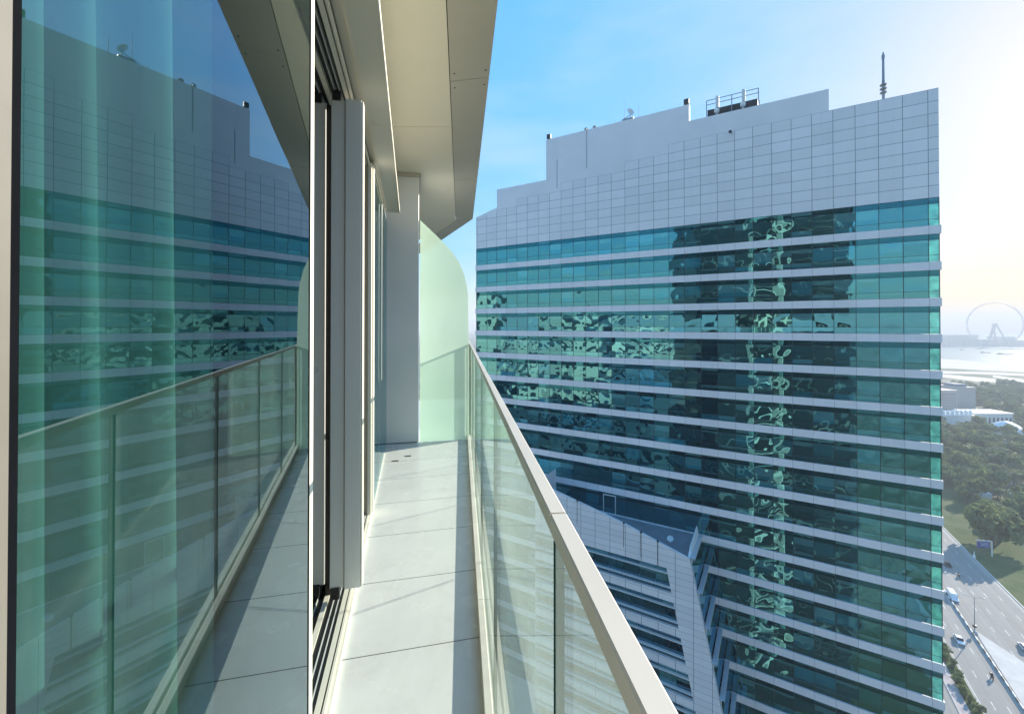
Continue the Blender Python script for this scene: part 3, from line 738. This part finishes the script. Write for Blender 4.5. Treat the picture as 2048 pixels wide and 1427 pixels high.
for x, lab in ((1171, 'small grey roof vent cowl, left one of a pair'), (1188, 'small dark roof vent cowl, right one of a pair')):
    s, _ = spot(x, 262, ''); b = MB(); b.lathe(T(s,-.4,31.1), [(.18,0),(.18,.3),(.34,.34),(.30,.5),(0,.62)], 10)
    b.build('roof_vent', 'grey', None, T(s,-.4,31.1), label=lab, cat='vent', group='vents on the tower roof')
# mast with isolators
s, _ = spot(1771, 192, '')
ms = thing('antenna_mast', 'slim grey mast with ring collars standing on the tower roof', 'mast', T(s, -0.3, 26.1))
b = MB(); b.tube(T(s,-.3,26.1), T(s,-.3,28.4), .14); b.tube(T(s,-.3,28.4), T(s,-.3,31.0), .13, .11); b.tube(T(s,-.3,31.0), T(s,-.3,31.4), .15); b.tube(T(s,-.3,31.4), T(s,-.3,31.7), .08); b.build('pole', 'grey', ms)
for h in (27.0, 27.45, 27.9): b = MB(); b.lathe(T(s,-.3,h), [(.12,-.1),(.30,-.08),(.34,0),(.30,.08),(.12,.1)], 14); b.build('collar', 'grey', ms)
# dark chiller unit behind the parapet with rails and two white antenna pillars
sA, _ = spot(1415, 230, ''); sB, _ = spot(1517, 205, '')
ch = thing('cooling_unit', 'black slatted cooling unit with pipe rails on the tower roof', 'cooling unit', T((sA+sB)/2, -2, 28.7))
b = MB(); b.bbox(T, sB, sA, -4.0, -0.7, 28.2, 30.0, .05)
for k in range(4): b.lathe(T(sB + 1 + k*(sA-sB-2)/3, -2.3, 30.0), [(.7,0),(.75,.1),(.6,.3),(.2,.42),(0,.42)], 12)
b.build('casing', 'dark', ch)
b = MB()
for hh in (30.7, 31.3): b.tube(T(sA+.1,-.6,hh), T(sB-.1,-.6,hh), .05); b.tube(T(sA+.1,-4.1,hh), T(sB-.1,-4.1,hh), .05)
for s in (sA+.1, (sA+sB)/2, sB-.1):
    b.tube(T(s,-.6,28.7), T(s,-.6,31.3), .06); b.tube(T(s,-4.1,28.7), T(s,-4.1,31.3), .06)
b.build('pipe_rail', 'grey', ch)
for fr_, lab in ((0.80, 'white panel antenna on the left half of the black cooling unit'), (0.28, 'white panel antenna on the right half of the black cooling unit')):
    s = sB + (sA-sB)*fr_; b = MB()
    b.tube(T(s,-.45,28.7), T(s,-.45,31.6), .09); b.bbox(T, s-.3, s+.12, -.42, -.1, 29.9, 31.4, .05); b.lathe(T(s,-.4,29.2), [(0,0),(.3,.05),(.34,.3),(.3,.55),(0,.6)], 10)
    b.build('panel_antenna', 'white', None, T(s,-.4,28.7), label=lab, cat='antenna', group='antennas beside the cooling unit')

# ================================================================== ground, road, sea
FARX = 6000
b = MB(); b.face([(-5200,-5200,0),(FARX,-5200,0),(FARX,FARX,0),(-5200,FARX,0)]); b.build('ground', 'ground', kind='structure')
b = MB(); b.face([(1450,-5100,.12),(1268,1100,.12),(1262,1300,.12),(1180,2200,.12),(900,5900,.12),(5900,5900,.12),(5900,-5100,.12)]); b.build('sea', 'sea', kind='structure')
b = MB(); b.face([(1250,-600,.06),(1100,880,.06),(700,1300,.06),(900,2300,.06),(1185,2200,.06),(1266,1290,.06),(1272,1100,.06),(1310,-600,.06)]); b.build('beach', 'sand', kind='structure')
b = MB(); b.prism(G, [(1900,1950),(2040,1730),(2300,1500),(2900,1500),(2900,3400),(1700,3400),(1750,2400)], 0.1, 2.2); b.build('island', 'sand', kind='structure')
def gl(x, y, z): p = px(x, y); return Vector((p.x, p.y, z))
dA = Vector((sin(R(30.6)), cos(R(30.6)), 0)); dB = Vector((sin(R(28)), cos(R(28)), 0))
eL = Vector((121.0, 110.5, 0)); eM = Vector((131.6, 110.5, 0)); eR = Vector((185.4, 161.9, 0))
def along(p, d, t, z=0.0): return Vector((p.x + d.x*t, p.y + d.y*t, z))
b = MB()
b.face([along(eL,dA,-260,.02), along(eR,dB,-300,.02), along(eR,dB,60,.02), along(eR,dB,700,.02), along(eL,dA,760,.02)]); b.build('road', 'asphalt', kind='structure')
# verge strips and pavement
perp = lambda d: Vector((d.y, -d.x, 0))
pA, pB = perp(dA), perp(dB)
def strip(name, mk, p, d, o0, o1, t0, t1, z0, z1=None, **kw):
    b = MB(); q = perp(d)
    A = [along(p + q*o0, d, t0, z0), along(p + q*o1, d, t0, z0), along(p + q*o1, d, t1, z0), along(p + q*o0, d, t1, z0)]
    if z1 is None: b.face(A)
    else: b.prism(lambda x, y, z: Vector((x, y, z)), [(a.x, a.y) for a in A], z0, z1)
    return b.build(name, mk, **kw)
strip('verge', 'grass', eL, dA, -2.9, -0.25, -260, 760, 0.0, 0.13, kind='structure')
strip('kerb', 'kerbstone', eL, dA, -0.249, 0.0, -260, 760, 0.0, 0.15, kind='structure')
strip('pavement', 'pathpink', eL, dA, -5.3, -2.92, -260, 760, 0.0, 0.12, kind='structure')
strip('service_road', 'asphalt', eL, dA, -12, -5.55, -260, 760, 0.016, kind='structure')
strip('kerb', 'kerbstone', eL, dA, -5.54, -5.31, -260, 760, 0.0, 0.16, kind='structure')
strip('kerb', 'kerbstone', eR, dB, 0.0, 0.5, -300, 700, 0.0, 0.2, kind='structure')
strip('verge', 'grass', eR, dB, 0.51, 34, -300, 200, 0.0, 0.15, kind='structure')
# median line and triangular island
strip('kerb', 'kerbstone', eM, dA, -0.25, 0.25, -260, 760, 0.0, 0.22, kind='structure')
i0, i1, i2 = gl(1939,1255,0), gl(2048,1343,0), gl(2048,1405,0)
b = MB(); b.prism(G, [(i0.x+.6,i0.y), (i1.x+4,i1.y-9), (i2.x+9,i2.y-24), (eM.x+.6,eM.y)], 0.0, 0.14); b.build('traffic_island', 'paving', kind='structure')
# lane markings
b = MB()
def dash(p, d, o, t0, t1, wd, z=0.026):
    q = perp(d); b.face([along(p+q*(o-wd/2),d,t0,z), along(p+q*(o+wd/2),d,t0,z), along(p+q*(o+wd/2),d,t1,z), along(p+q*(o-wd/2),d,t1,z)])
for o in (3.0, 6.0):
    for t in range(-200, 240, 12): dash(eL, dA, o, t, t + 3.0, .16)
dash(eL, dA, .35, -220, 300, .15); dash(eM, dA, -.6, -220, 300, .15)
for o in (-4.2, -8.0, -11.6, -15.0):
    for t in range(-140, 260, 12): dash(eR, dB, o, t, t + 3.0, .16)
dash(eR, dB, -.5, -260, 300, .16); dash(eR, dB, -1.1, -30, 200, .10)
b.build('road_marking', 'marking', kind='structure')
# pale hard surfaces between the park and the beach
def quad(name, mk, pts, z):
    b = MB(); b.face([gl(x, y, z) for x, y in pts][::-1]); b.build(name, mk, kind='structure')
quad('path', 'paving', [(1870,741),(2060,747),(2060,752),(1980,748),(1870,746)], .09)
quad('path', 'paving', [(1870,747),(1990,757),(1990,764),(1950,762),(1870,752)], .10)
quad('path', 'paving', [(1985,750),(2070,762),(2070,768),(1985,754)], .11)
quad('path', 'paving', [(1940,938),(2010,938),(2020,948),(1960,955),(1935,948)], .09)
quad('path', 'paving', [(1990,978),(2060,972),(2060,992),(1985,990)], .10)
quad('path', 'sand', [(1940,960),(2020,958),(2030,968),(1940,972)], .11)

# ------------------------------------------------------------------ street things
def car(label, loc, d, body, kind='saloon', cat='car'):
    a = math.atan2(d.y, d.x)
    r = thing('parked_car' if False else 'car', label, cat, (0,0,0))
    L, Wd = (4.6, 1.85) if kind == 'saloon' else (6.2, 2.1)
    b = MB()
    low = [(-L/2, .35), (-L/2, .75), (-L/2+.3, .92), (L/2-1.0, .88), (L/2-.1, .72), (L/2, .5), (L/2-.05, .3), (-L/2+.1, .28)]
    hw = Wd/2
    for i in range(len(low)):
        p, q = low[i], low[(i+1)%len(low)]
        b.face([(p[0],-hw,p[1]),(q[0],-hw,q[1]),(q[0],hw,q[1]),(p[0],hw,p[1])])
    b.face([(x,-hw,z) for x, z in low][::-1]); b.face([(x,hw,z) for x, z in low])
    if kind == 'saloon': top = [(-1.55, .92), (-.95, 1.42), (.55, 1.44), (1.25, .9)]
    else: top = [(-L/2+.05, .9), (-L/2+.1, 2.1), (1.2, 2.1), (1.7, 1.7), (2.2, .9)]
    t = hw*.84
    b.face([(x, -t, z) for x, z in top]); 
    roofb = MB(); 
    xs = [p[0] for p in top]
    mid = top[1:-1]
    roofb.face([(mid[0][0],-t*.92,mid[0][1]+.012),(mid[-1][0] if kind=='saloon' else 1.2,-t*.92,(mid[-1][1] if kind=='saloon' else 2.1)+.012),(mid[-1][0] if kind=='saloon' else 1.2,t*.92,(mid[-1][1] if kind=='saloon' else 2.1)+.012),(mid[0][0],t*.92,mid[0][1]+.012)])
    b.f.pop(); b.mi.pop(); b.uv.pop(); b.uv2.pop(); b.v = b.v[:-len(top)]
    b.build('body', body, r, (0,0,0))
    g = MB()
    for i in range(len(top)-1):
        p, q = top[i], top[i+1]; g.face([(p[0],-t,p[1]),(p[0],t,p[1]),(q[0],t,q[1]),(q[0],-t,q[1])])
    g.face([(x,-t,z) for x, z in top][::-1]); g.face([(x,t,z) for x, z in top])
    g.build('cabin', 'car_glass' if kind == 'saloon' else body, r, (0,0,0))
    roofb.build('roof', body, r, (0,0,0))
    for sx in (-L*.3, L*.31):
        for sy in (-hw+.1, hw-.1):
            wh = MB(); wh.tube((sx, sy-.11, .33), (sx, sy+.11, .33), .33, n=14); wh.build('wheel', 'tyre', r, (0,0,0))
    r.location = loc; r.rotation_euler.z = a
    return r
M['car_white'] = plain('white_car_paint', (0.78, 0.78, 0.77), 0.25, 0, 0.03)
M['car_dark'] = plain('dark_car_paint', (0.03, 0.02, 0.03), 0.25, 0, 0.05)
car('white saloon car on the nearer carriageway below the lamp post', gl(1913,1278,.03), -dA, 'car_white')
car('white saloon car on the far carriageway at the frame edge', gl(2044,1294,.03), dB, 'car_white')
car('dark car just emerging from behind the tower edge', gl(1890,1127,.03), dB, 'car_dark')
car('white van with pale body beside the tower edge near the median', gl(1901,1192,.03), -dA, 'car_white', 'van', 'van')
def rider(label, loc, d):
    r = thing('motorcycle', label, 'motorcycle', (0,0,0), 'motorcycles on the road')
    for x in (-.62, .62): b = MB(); b.tube((x,-.06,.3),(x,.06,.3),.3,n=14); b.build('wheel','tyre',r,(0,0,0))
    b = MB(); b.bbox(lambda a,c,e: Vector((e,a,c)), -.13,.13,.45,.75,-.55,.45,.05); b.tube((.62,0,.3),(.42,0,1.0),.05); b.tube((.42,-.35,1.02),(.42,.35,1.02),.025); b.build('body','car_dark',r,(0,0,0))
    b = MB(); b.bbox(lambda a,c,e: Vector((e,a,c)), -.28,.28,.75,1.3,-.85,-.4,.05); b.build('top_box','dark',r,(0,0,0))
    r.location = loc; r.rotation_euler.z = math.atan2(d.y,d.x)
    # rider: one skinned body, seated, leaning forward to the bars
    me = bpy.data.meshes.new('person')
    V = [(-.1,0,.82),(-.05,0,1.1),(.0,0,1.38),(.03,0,1.52),(.06,0,1.66),(.05,-.22,1.36),(.2,-.28,1.15),(.40,-.3,1.05),(.05,.22,1.36),(.2,.28,1.15),(.40,.3,1.05),
         (.02,-.13,.8),(.38,-.2,.72),(.2,-.2,.33),(.33,-.2,.3),(.02,.13,.8),(.38,.2,.72),(.2,.2,.33),(.33,.2,.3)]
    E = [(0,1),(1,2),(2,3),(3,4),(2,5),(5,6),(6,7),(2,8),(8,9),(9,10),(0,11),(11,12),(12,13),(13,14),(0,15),(15,16),(16,17),(17,18)]
    me.from_pydata(V, E, []); me.materials.append(M['cloth_dark'])
    o = bpy.data.objects.new('person', me); COL.objects.link(o)
    sk = o.modifiers.new('skin','SKIN'); rad = [.16,.17,.17,.07,.13,.08,.06,.05,.08,.06,.05,.11,.09,.07,.06,.11,.09,.07,.06]
    for vv, q in zip(me.skin_vertices[0].data, rad): vv.radius = (q,q)
    me.skin_vertices[0].data[0].use_root = True
    ss_ = o.modifiers.new('sub','SUBSURF'); ss_.levels = 1; ss_.render_levels = 1
    o.location = loc; o.rotation_euler.z = r.rotation_euler.z
    return o
o = rider('dark motorcycle with a top box on the nearer carriageway', gl(1978,1352,.03), -dA)
tag(o, 'rider in dark clothing on the motorcycle nearest the camera', 'person', 'motorcycle riders')
o = rider('dark motorcycle on the far carriageway beside the tree shadow', gl(1913,1150,.03), dB)
tag(o, 'rider in dark clothing on the motorcycle by the tree shadow', 'person', 'motorcycle riders')
def lamp(label, loc, d, hgt=11.5):
    r = thing('street_lamp', label, 'street lamp', loc, 'street lamps by the road'); q = perp(d); l = Vector(loc)
    b = MB(); b.tube(l, l+Vector((0,0,hgt)), .14, .08); b.build('pole','grey',r)
    for s_ in (-1, 1):
        b = MB(); b.tube(l+Vector((0,0,hgt)), l+q*s_*1.9+Vector((0,0,hgt+.25)), .05); b.build('arm','grey',r)
        b = MB(); c = l+q*s_*2.2+Vector((0,0,hgt+.28)); b.lathe(c, [(0,-.08),(.3,-.06),(.36,.02),(.2,.12),(0,.14)],10); b.build('lantern','grey',r)
    b = MB(); b.lathe(l,[(.9,0),(.9,.12),(.45,.7),(.16,.8)],8); b.build('base','kerbstone',r)
    b = MB(); b.lathe(l+Vector((0,0,1.9)),[(.15,0),(.5,.05),(.5,.7),(.15,.75)],8); b.build('traffic_shield','dark',r)
    return r
lamp('tall grey twin arm street lamp standing on the median', gl(1944,1262,.1), dA)
pn = MB(); l0 = gl(1944.5,1113,.1); pn.lathe(l0, [(.5,0),(.45,.9),(.25,1.2),(.12,2.6),(.0,2.8)], 10)
pn.build('bollard', 'white', None, l0, label='small white bollard at the far edge of the road', cat='bollard')
# direction sign in the verge
g0 = gl(1980,1111,.1)
sg = thing('road_sign', 'blue direction sign hung from a white cantilever post on the grass verge', 'road sign', g0)
q = Vector((-cos(R(20)), -sin(R(20))*-.2, 0)).normalized(); f = Vector((-q.y, q.x, 0))
fr = lambda a, c, e: g0 + q*a + f*c + Vector((0,0,e))
b = MB(); b.tube(fr(0,0,0), fr(0,0,6.6), .24, .2); b.tube(fr(0,0,6.6), fr(6.4,0,7.0), .2, .16); b.build('post','white',sg)
b = MB(); b.box(fr, .9, 6.0, -.12, .12, 3.7, 6.4); b.build('sign_panel','blue_sign',sg)
b = MB()
for h, a0, a1 in ((5.9,1.6,5.2),(5.3,1.6,4.4),(4.7,1.6,4.9)): b.box(fr, a0, a1, -.16, -.125, h-.05, h+.07); b.box(fr, a0, a1, .125, .16, h-.05, h+.07)
b.build('sign_lines','white',sg)
# striped guard rail along the median
gr = thing('guard_rail', 'low black and white guard rail along the median', 'guard rail', along(eM, dA, 0, .22))
b = MB(); c = MB()
for k in range(-40, 140):
    t = k*2.0; (b if k % 2 else c).bbox(lambda a_, h_, e_: along(eM + pA*a_, dA, e_, h_), -.12,.12,.25,.75,t,t+1.99,.03)
b.build('pale_block','white',gr, kind='stuff'); c.build('dark_block','dark',gr, kind='stuff')

# ------------------------------------------------------------------ trees
def make_tree(seed, hgt, rad, mk, nclump=24, nleaf=46):
    rnd = random.Random(seed)
    r = thing('park_tree', 'tree', 'tree', (0,0,0))
    b = MB()
    b.tube((0,0,0), (.2,.1,hgt*.35), .32, .22, 7)
    ends = []
    for k in range(6):
        a = k*pi/3 + rnd.uniform(-.3,.3); e = Vector((cos(a)*rad*.5, sin(a)*rad*.5, hgt*rnd.uniform(.5,.7)))
        b.tube((.2,.1,hgt*.33), e, .16, .05, 5); ends.append(e)
    b.build('trunk','trunk',r,(0,0,0))
    c = MB()
    for k in range(nclump):
        a = rnd.uniform(0,2*pi); rr = rad*sqrt(rnd.random())*.82; z = hgt*(.42 + .5*rnd.random()*(1-.45*(rr/rad)**2))
        o = Vector((rr*cos(a), rr*sin(a), z)); cr = rad*rnd.uniform(.22,.40)
        for j in range(nleaf):
            d = Vector((rnd.gauss(0,1), rnd.gauss(0,1), rnd.gauss(0,.8)+.25)).normalized()
            p = o + d*cr*rnd.uniform(.72,1.05)
            nrm = (d + Vector((rnd.uniform(-.6,.6),rnd.uniform(-.6,.6),rnd.uniform(-.3,.6)))).normalized()
            x = nrm.orthogonal().normalized(); y = nrm.cross(x); s_ = rnd.uniform(.32,.62)*rad/5
            an = rnd.uniform(0,pi); x, y = x*cos(an)+y*sin(an), y*cos(an)-x*sin(an)
            c.face([p-x*s_-y*s_*.6, p+x*s_-y*s_*.4, p+x*s_*.7+y*s_*.7, p-x*s_*.6+y*s_*.6])
    c.build('crown',mk,r,(0,0,0))
    return r
protos = [make_tree(1,9,5.2,'leaf'), make_tree(2,7.5,4.4,'leaf2'), make_tree(3,11,6,'leaf'), make_tree(4,6,3.6,'leaf2')]
used = set(); cnt = 0
def plant(x, y, k, sc_, label):
    global cnt
    o = protos[k] if k not in used else copy_tree(protos[k]); used.add(k)
    o.location = (x, y, .05); o.rotation_euler.z = random.uniform(0, 6.28); o.scale = (sc_*random.uniform(.9,1.15), sc_*random.uniform(.9,1.15), sc_)
    tag(o, label, 'tree', 'trees in the park beyond the road'); cnt += 1
def roaddist(x, y):
    return (Vector((x,y,0)) - eR).dot(pB)
rt = random.Random(11); pts_ = []
LAB = {0: 'rounded green park tree in the leafy mass beyond the road', 1: 'paler small crowned park tree in the leafy mass beyond the road',
       2: 'large spreading dark park tree in the leafy mass beyond the road', 3: 'low pale shrub like tree in the leafy mass beyond the road'}
clear = [(1915,985,14,7),(1950,1015,18,5),(2005,1015,22,6),(1935,905,22,5),(2010,900,30,4),(1990,915,20,4),(1905,955,16,4),(1975,945,16,9),(2030,982,35,9),(1980,965,40,6),(1925,823,50,14),(1960,845,70,14),(2010,858,40,12),(1968,1108,35,22)]
tries = 0
while len(pts_) < 240 and tries < 20000:
    tries += 1
    y = rt.uniform(775, 1150); x = rt.uniform(1872, 2075)
    g = px(x, y)
    dd = roaddist(g.x, g.y)
    if dd < (24 if y < 1050 else 35): continue
    if any(abs(x-cx) < wx and abs(y-cy_) < wy for cx, cy_, wx, wy in clear): continue
    mind = 8.5 if y > 900 else 11
    if any((g.x-a)**2 + (g.y-c)**2 < mind**2 for a, c in pts_): continue
    pts_.append((g.x, g.y))
    k = rt.choice((0,0,1,2,2,3)) if y > 870 else rt.choice((0,1,2))
    plant(g.x, g.y, k, rt.uniform(.8,1.3), LAB[k])
# shade trees by the road edge
for x, y in ((1968,1086),(1984,1090),(1978,1078),(1996,1082)):
    g = px(x, y); plant(g.x, g.y, 2, 1.5, 'tall dark tree overhanging the grass verge at the road edge')
bush = make_tree(9, 1.6, 1.3, 'leaf', 12, 30); bush.name = 'verge_shrub'
for i in range(26):
    o = bush if i == 0 else copy_tree(bush)
    p = along(eL + pA*random.uniform(-2.5,-.7), dA, -6 + i*1.9 + random.uniform(-.6,.6), .12)
    o.location = p; o.scale = [random.uniform(.6,1.15)]*3; o.rotation_euler.z = random.uniform(0,6)
    tag(o, 'low dark shrub in the narrow green verge beside the near carriageway', 'shrub', 'shrubs along the near verge')

# ------------------------------------------------------------------ far buildings
def windows(mb, fr, a0, a1, h0, h1, nx, ny, q):
    for i in range(nx):
        for j in range(ny):
            ca = a0 + (i+.5)*(a1-a0)/nx; chh = h0 + (j+.5)*(h1-h0)/ny; wx = (a1-a0)/nx*.22; wy = (h1-h0)/ny*.24
            mb.face([fr(ca-wx,q,chh-wy), fr(ca+wx,q,chh-wy), fr(ca+wx,q,chh+wy), fr(ca-wx,q,chh+wy)])
M['hotel'] = plain('pale_pink_render', (0.50, 0.44, 0.41), 0.85, 0, 0.05, 0.05)
M['winglass'] = plain('far_window_glass', (0.08, 0.09, 0.11), 0.3)
def block(x0, x1, yb, yt, depth, name, label, cat, nx, ny, mk='hotel', group=None, roof=True):
    p0, p1 = px(x0, yb), px(x1, yb); p1 = Vector((p1.x, p1.y, 0)); p0.z = 0
    Zm = (p0.y+p1.y)/2; hgt = (yb - yt)/860*Zm
    X = (p1 - p0); L = X.length; X.normalize(); Y = Vector((-X.y, X.x, 0))
    fr = lambda a, c, e: p0 + X*a + Y*c + Vector((0,0,e))
    r = thing(name, label, cat, p0 + X*L/2, group)
    b = MB(); b.box(fr, 0, L, 0, depth, 0, hgt); b.build('wall', mk, r)
    if nx:
        b = MB(); windows(b, fr, L*.08, L*.92, hgt*.12, hgt*.92, nx, ny, -.05); b.build('windows', 'winglass', r, kind='stuff')
    if roof:
        b = MB(); b.box(fr, -.6, L+.6, -.6, depth+.6, hgt+.01, hgt+1.1); b.build('cornice', mk, r)
    return r, fr, L, hgt
block(1880,1914,826,782,26,'hotel_block','pale hotel block with rows of small windows beside the tower edge','building',6,6)
r, fr, L, hgt = block(1913,1950,818,776,26,'hotel_block','pale blank sided hotel block with a low pitched dark roof','building',0,0)
b = MB(); b.prism(lambda a,c,e: fr(a,c,e), [(2,4),(L-6,4),(L-8,20),(4,20)], hgt+1.1, hgt+4.5); b.build('roof','deck',r)
r, fr, L, hgt = block(1886,1950,850,832,22,'palace_pavilion','low white palace pavilion with little roof turrets','pavilion',0,0,'white')
for i in range(7):
    a = L*(i+.5)/7; b = MB(); b.lathe(fr(a,3,hgt+1.1),[(1.6,0),(1.6,2.4),(2.0,2.5),(1.5,3.6),(.4,4.6),(0,5.6)],10); b.build('turret','white',r)
r, fr, L, hgt = block(1948,2024,848,828,20,'arcade_building','white arcade building with a row of tall dark arches','building',0,0,'white')
for i in range(9):
    a0 = L*(i+.25)/9; a1 = L*(i+.75)/9; b = MB(); am = (a0+a1)/2; rr = (a1-a0)/2
    P = [fr(a0,-.08,.5), fr(a1,-.08,.5), fr(a1,-.08,hgt*.6)] + [fr(am+rr*cos(t),-.08,hgt*.6+rr*sin(t)) for t in (pi*.25,pi*.5,pi*.75)] + [fr(a0,-.08,hgt*.6)]
    b.face(P); b.build('arch','winglass',r)
c0 = gl(2010,866,0)
tn = thing('tent_roof', 'broad pale tent like roof with a rounded peak among the trees', 'tent', c0)
b = MB(); b.lathe(c0, [(17,0.5),(17,2.2),(12,5),(8,8.2),(4,10.4),(1.2,11.2),(0,11.4)], 24); b.build('canopy','white',tn,smooth=True)
for x, y, wd, lab in ((1945,935,5,'white pool side canopy curved among the park trees'),(1904,922,5,'white roofed kiosk at the tower edge among trees'),(1965,996,3,'tiny white roofed hut with a pointed roof in the park'),(2046,1000,6,'white flat roofed lodge at the frame edge in the park'),(1990,800,9,'long white roofed building on the far green')):
    g = gl(x,y,0); b = MB(); b.bbox(lambda a,c,e: g+Vector((a,c,e)), -wd, wd, -wd*.6, wd*.6, 0, 3.2, .3)
    r = thing('park_pavilion', lab, 'pavilion', g, 'small white pavilions in the park'); b.build('wall','white',r)
    b = MB(); P0=[(-wd*1.1,-wd*.7),(wd*1.1,-wd*.7),(wd*1.1,wd*.7),(-wd*1.1,wd*.7)]
    for i in range(4): b.face([g+Vector((*P0[i],3.21)), g+Vector((*P0[(i+1)%4],3.21)), g+Vector((0,0,5.2))])
    b.face([g+Vector((*p_,3.21)) for p_ in reversed(P0)]); b.build('roof','white',r)
# island blocks
for x0, x1, yt, lab in ((1872,1896,672,'hazy grey block on the island, half hidden by the tower edge'),(1899.5,1926,669.5,'hazy flat topped block on the island, middle of three'),(1930,1957,669,'hazy flat topped block on the island, nearest the wheel'),(2002,2031,673,'long low hazy block on the island right of the wheel legs')):
    block(x0,x1,693,yt,60,'island_building',lab,'building',12,7,'hotel','blocks on the island',False)
for x0, x1, yt, lab in ((1958,2001,678,'low hazy terminal on the island under the wheel'),(2031,2060,680,'low hazy block on the island at the frame edge')):
    block(x0,x1,694,yt,50,'island_building',lab,'building',10,2,'hotel','blocks on the island',False)

# observation wheel
Zw = 1900; hub = Vector(((1989.6-1024)/860*Zw, Zw, EYE - (648.5-649)/860*Zw)); RWH = 95
wh = thing('observation_wheel', 'giant observation wheel with A frame legs on the hazy island', 'ferris wheel', (hub.x, hub.y, 0))
bt_ = R(-19.3); ex = Vector((cos(bt_), sin(bt_), 0)); ey = Vector((-ex.y, ex.x, 0))
ring = lambda a, r_: hub + ex*cos(a)*r_ + Vector((0,0,1))*sin(a)*r_
b = MB(); nn = 96
for k in range(nn):
    a0, a1 = 2*pi*k/nn, 2*pi*(k+1)/nn
    for o in (-2.5, 2.5): b.tube(ring(a0,RWH)+ey*o, ring(a1,RWH)+ey*o, .85, n=5)
    b.tube(ring(a0,RWH)-ey*2.5, ring(a0,RWH)+ey*2.5, .5, n=4)
b.build('rim','grey',wh)
for k in range(48):
    a = 2*pi*(k+.5)/48; c = ring(a,RWH+3.2); b = MB(); b.lathe(c-ey*3.2, [(0,0),(1.5,.4),(2.0,1.6),(2.0,4.8),(1.5,6),(0,6.4)], 8, axis=ey); b.build('capsule','grey',wh)
b = MB()
for k in range(24): b.tube(hub, ring(2*pi*k/24,RWH), .12, n=4)
b.build('spokes','white',wh)
b = MB(); b.tube(hub-ey*9, hub+ey*9, 5.0, n=16); b.build('hub','grey',wh)
for sx, sy in ((-36,-14),(42,-14),(-14,22),(18,22)):
    f_ = hub + ex*sx + ey*sy; f_.z = 1; b = MB(); b.tube(hub + ey*(8 if sy > 0 else -8), f_, 2.6, 3.0, n=8); b.build('leg','grey',wh)
# boats
for x, y, L, lab in ((1970,705.5,26,'low dark barge on the pale water, nearer the wheel'),(2009,708.5,40,'long low dark barge on the pale water, right of the other'),(1924,700,14,'small dark boat on the pale water near the island')):
    g = gl(x,y,.15); d = Vector((.85,-.5,0)).normalized(); n_ = Vector((.5,.85,0)).normalized(); fr = lambda a,c,e: g+d*a+n_*c+Vector((0,0,e))
    r = thing('boat', lab, 'boat', g, 'boats off the island')
    b = MB(); b.prism(fr, [(-L/2,-3),(L*.35,-3),(L/2,0),(L*.35,3),(-L/2,3)], 0, 2.2); b.build('hull','dark',r)
    b = MB(); b.box(fr, -L*.4, -L*.15, -2, 2, 2.21, 5.0); b.build('cabin','grey',r)
# city mass behind and left of the camera (mirrored in the office glass) and left horizon
m, n = mat('city_facade'); M['city'] = m
p = n.pos(); sp = n.n('SeparateXYZ', ins={0: p})
hz = n.math('LESS_THAN', n.math('FRACT', n.math('DIVIDE', sp.outputs[2], 12.0)), 0.5)
vt = n.math('LESS_THAN', n.math('FRACT', n.math('DIVIDE', n.math('ADD', sp.outputs[0], sp.outputs[1]), 17.0)), 0.62)
rn = n.n('TexWhiteNoise', noise_dimensions='2D', ins={'Vector': n.n('VectorMath', operation='FLOOR', ins={0: n.n('VectorMath', operation='MULTIPLY', ins={0: p, 1: (.02,.02,0)}).outputs[0]}).outputs[0]}).outputs[0]
c = n.mix(rn, (0.85, 0.79, 0.68), (0.62, 0.57, 0.49))
c = n.mix(n.math('MULTIPLY', hz, vt), c, (0.03, 0.045, 0.05))
n.done(n.pbr(c, 0.6))
b = MB(); rc = random.Random(5)
for gx in range(-560, 260, 62):
    for gy in range(-420, 60, 58):
        if math.hypot(gx+5, gy+5) < 62: continue
        if gx > -50 and gy > -70: continue
        if math.degrees(math.atan2(25 - gx, 60 - gy)) < 38: continue
        hh = rc.choice((18, 25, 40, 55, 72, 88, 102, 60)) * rc.uniform(.8,1.12)
        if gx > -20: hh = min(hh, 14) 
        wx, wy = rc.uniform(17,26), rc.uniform(15,24); x = gx + rc.uniform(-6,6); y = gy + rc.uniform(-6,6)
        b.box(G, x-wx, x+wx, y-wy, y+wy, 0, hh)
        b.box(G, x-wx*.4, x+wx*.4, y-wy*.4, y+wy*.4, hh+.01, hh+4)
for k in range(14):
    x = -340 + k*23 + rc.uniform(-6,6); y = 1500 + rc.uniform(0,700); hh = rc.uniform(30,150); b.box(G, x-9, x+9, y-9, y+9, 0, hh)
b.build('city_blocks', 'city', kind='stuff', label='mass of pale city blocks at the far left horizon and mirrored in the office glass')

# ------------------------------------------------------------------ haze
m, n = mat('haze_air')
vol = n.n('VolumePrincipled', ins={'Color': (0.92, 0.96, 1.0, 1), 'Density': 0.0004, 'Anisotropy': 0.0})
n.t.links.new(vol.outputs[0], n.out.inputs['Volume']); M['haze'] = m
b = MB(); b.box(G, -5300, FARX+100, -5300, FARX+100, -1.0, 205); b.build('haze', 'haze', kind='stuff')
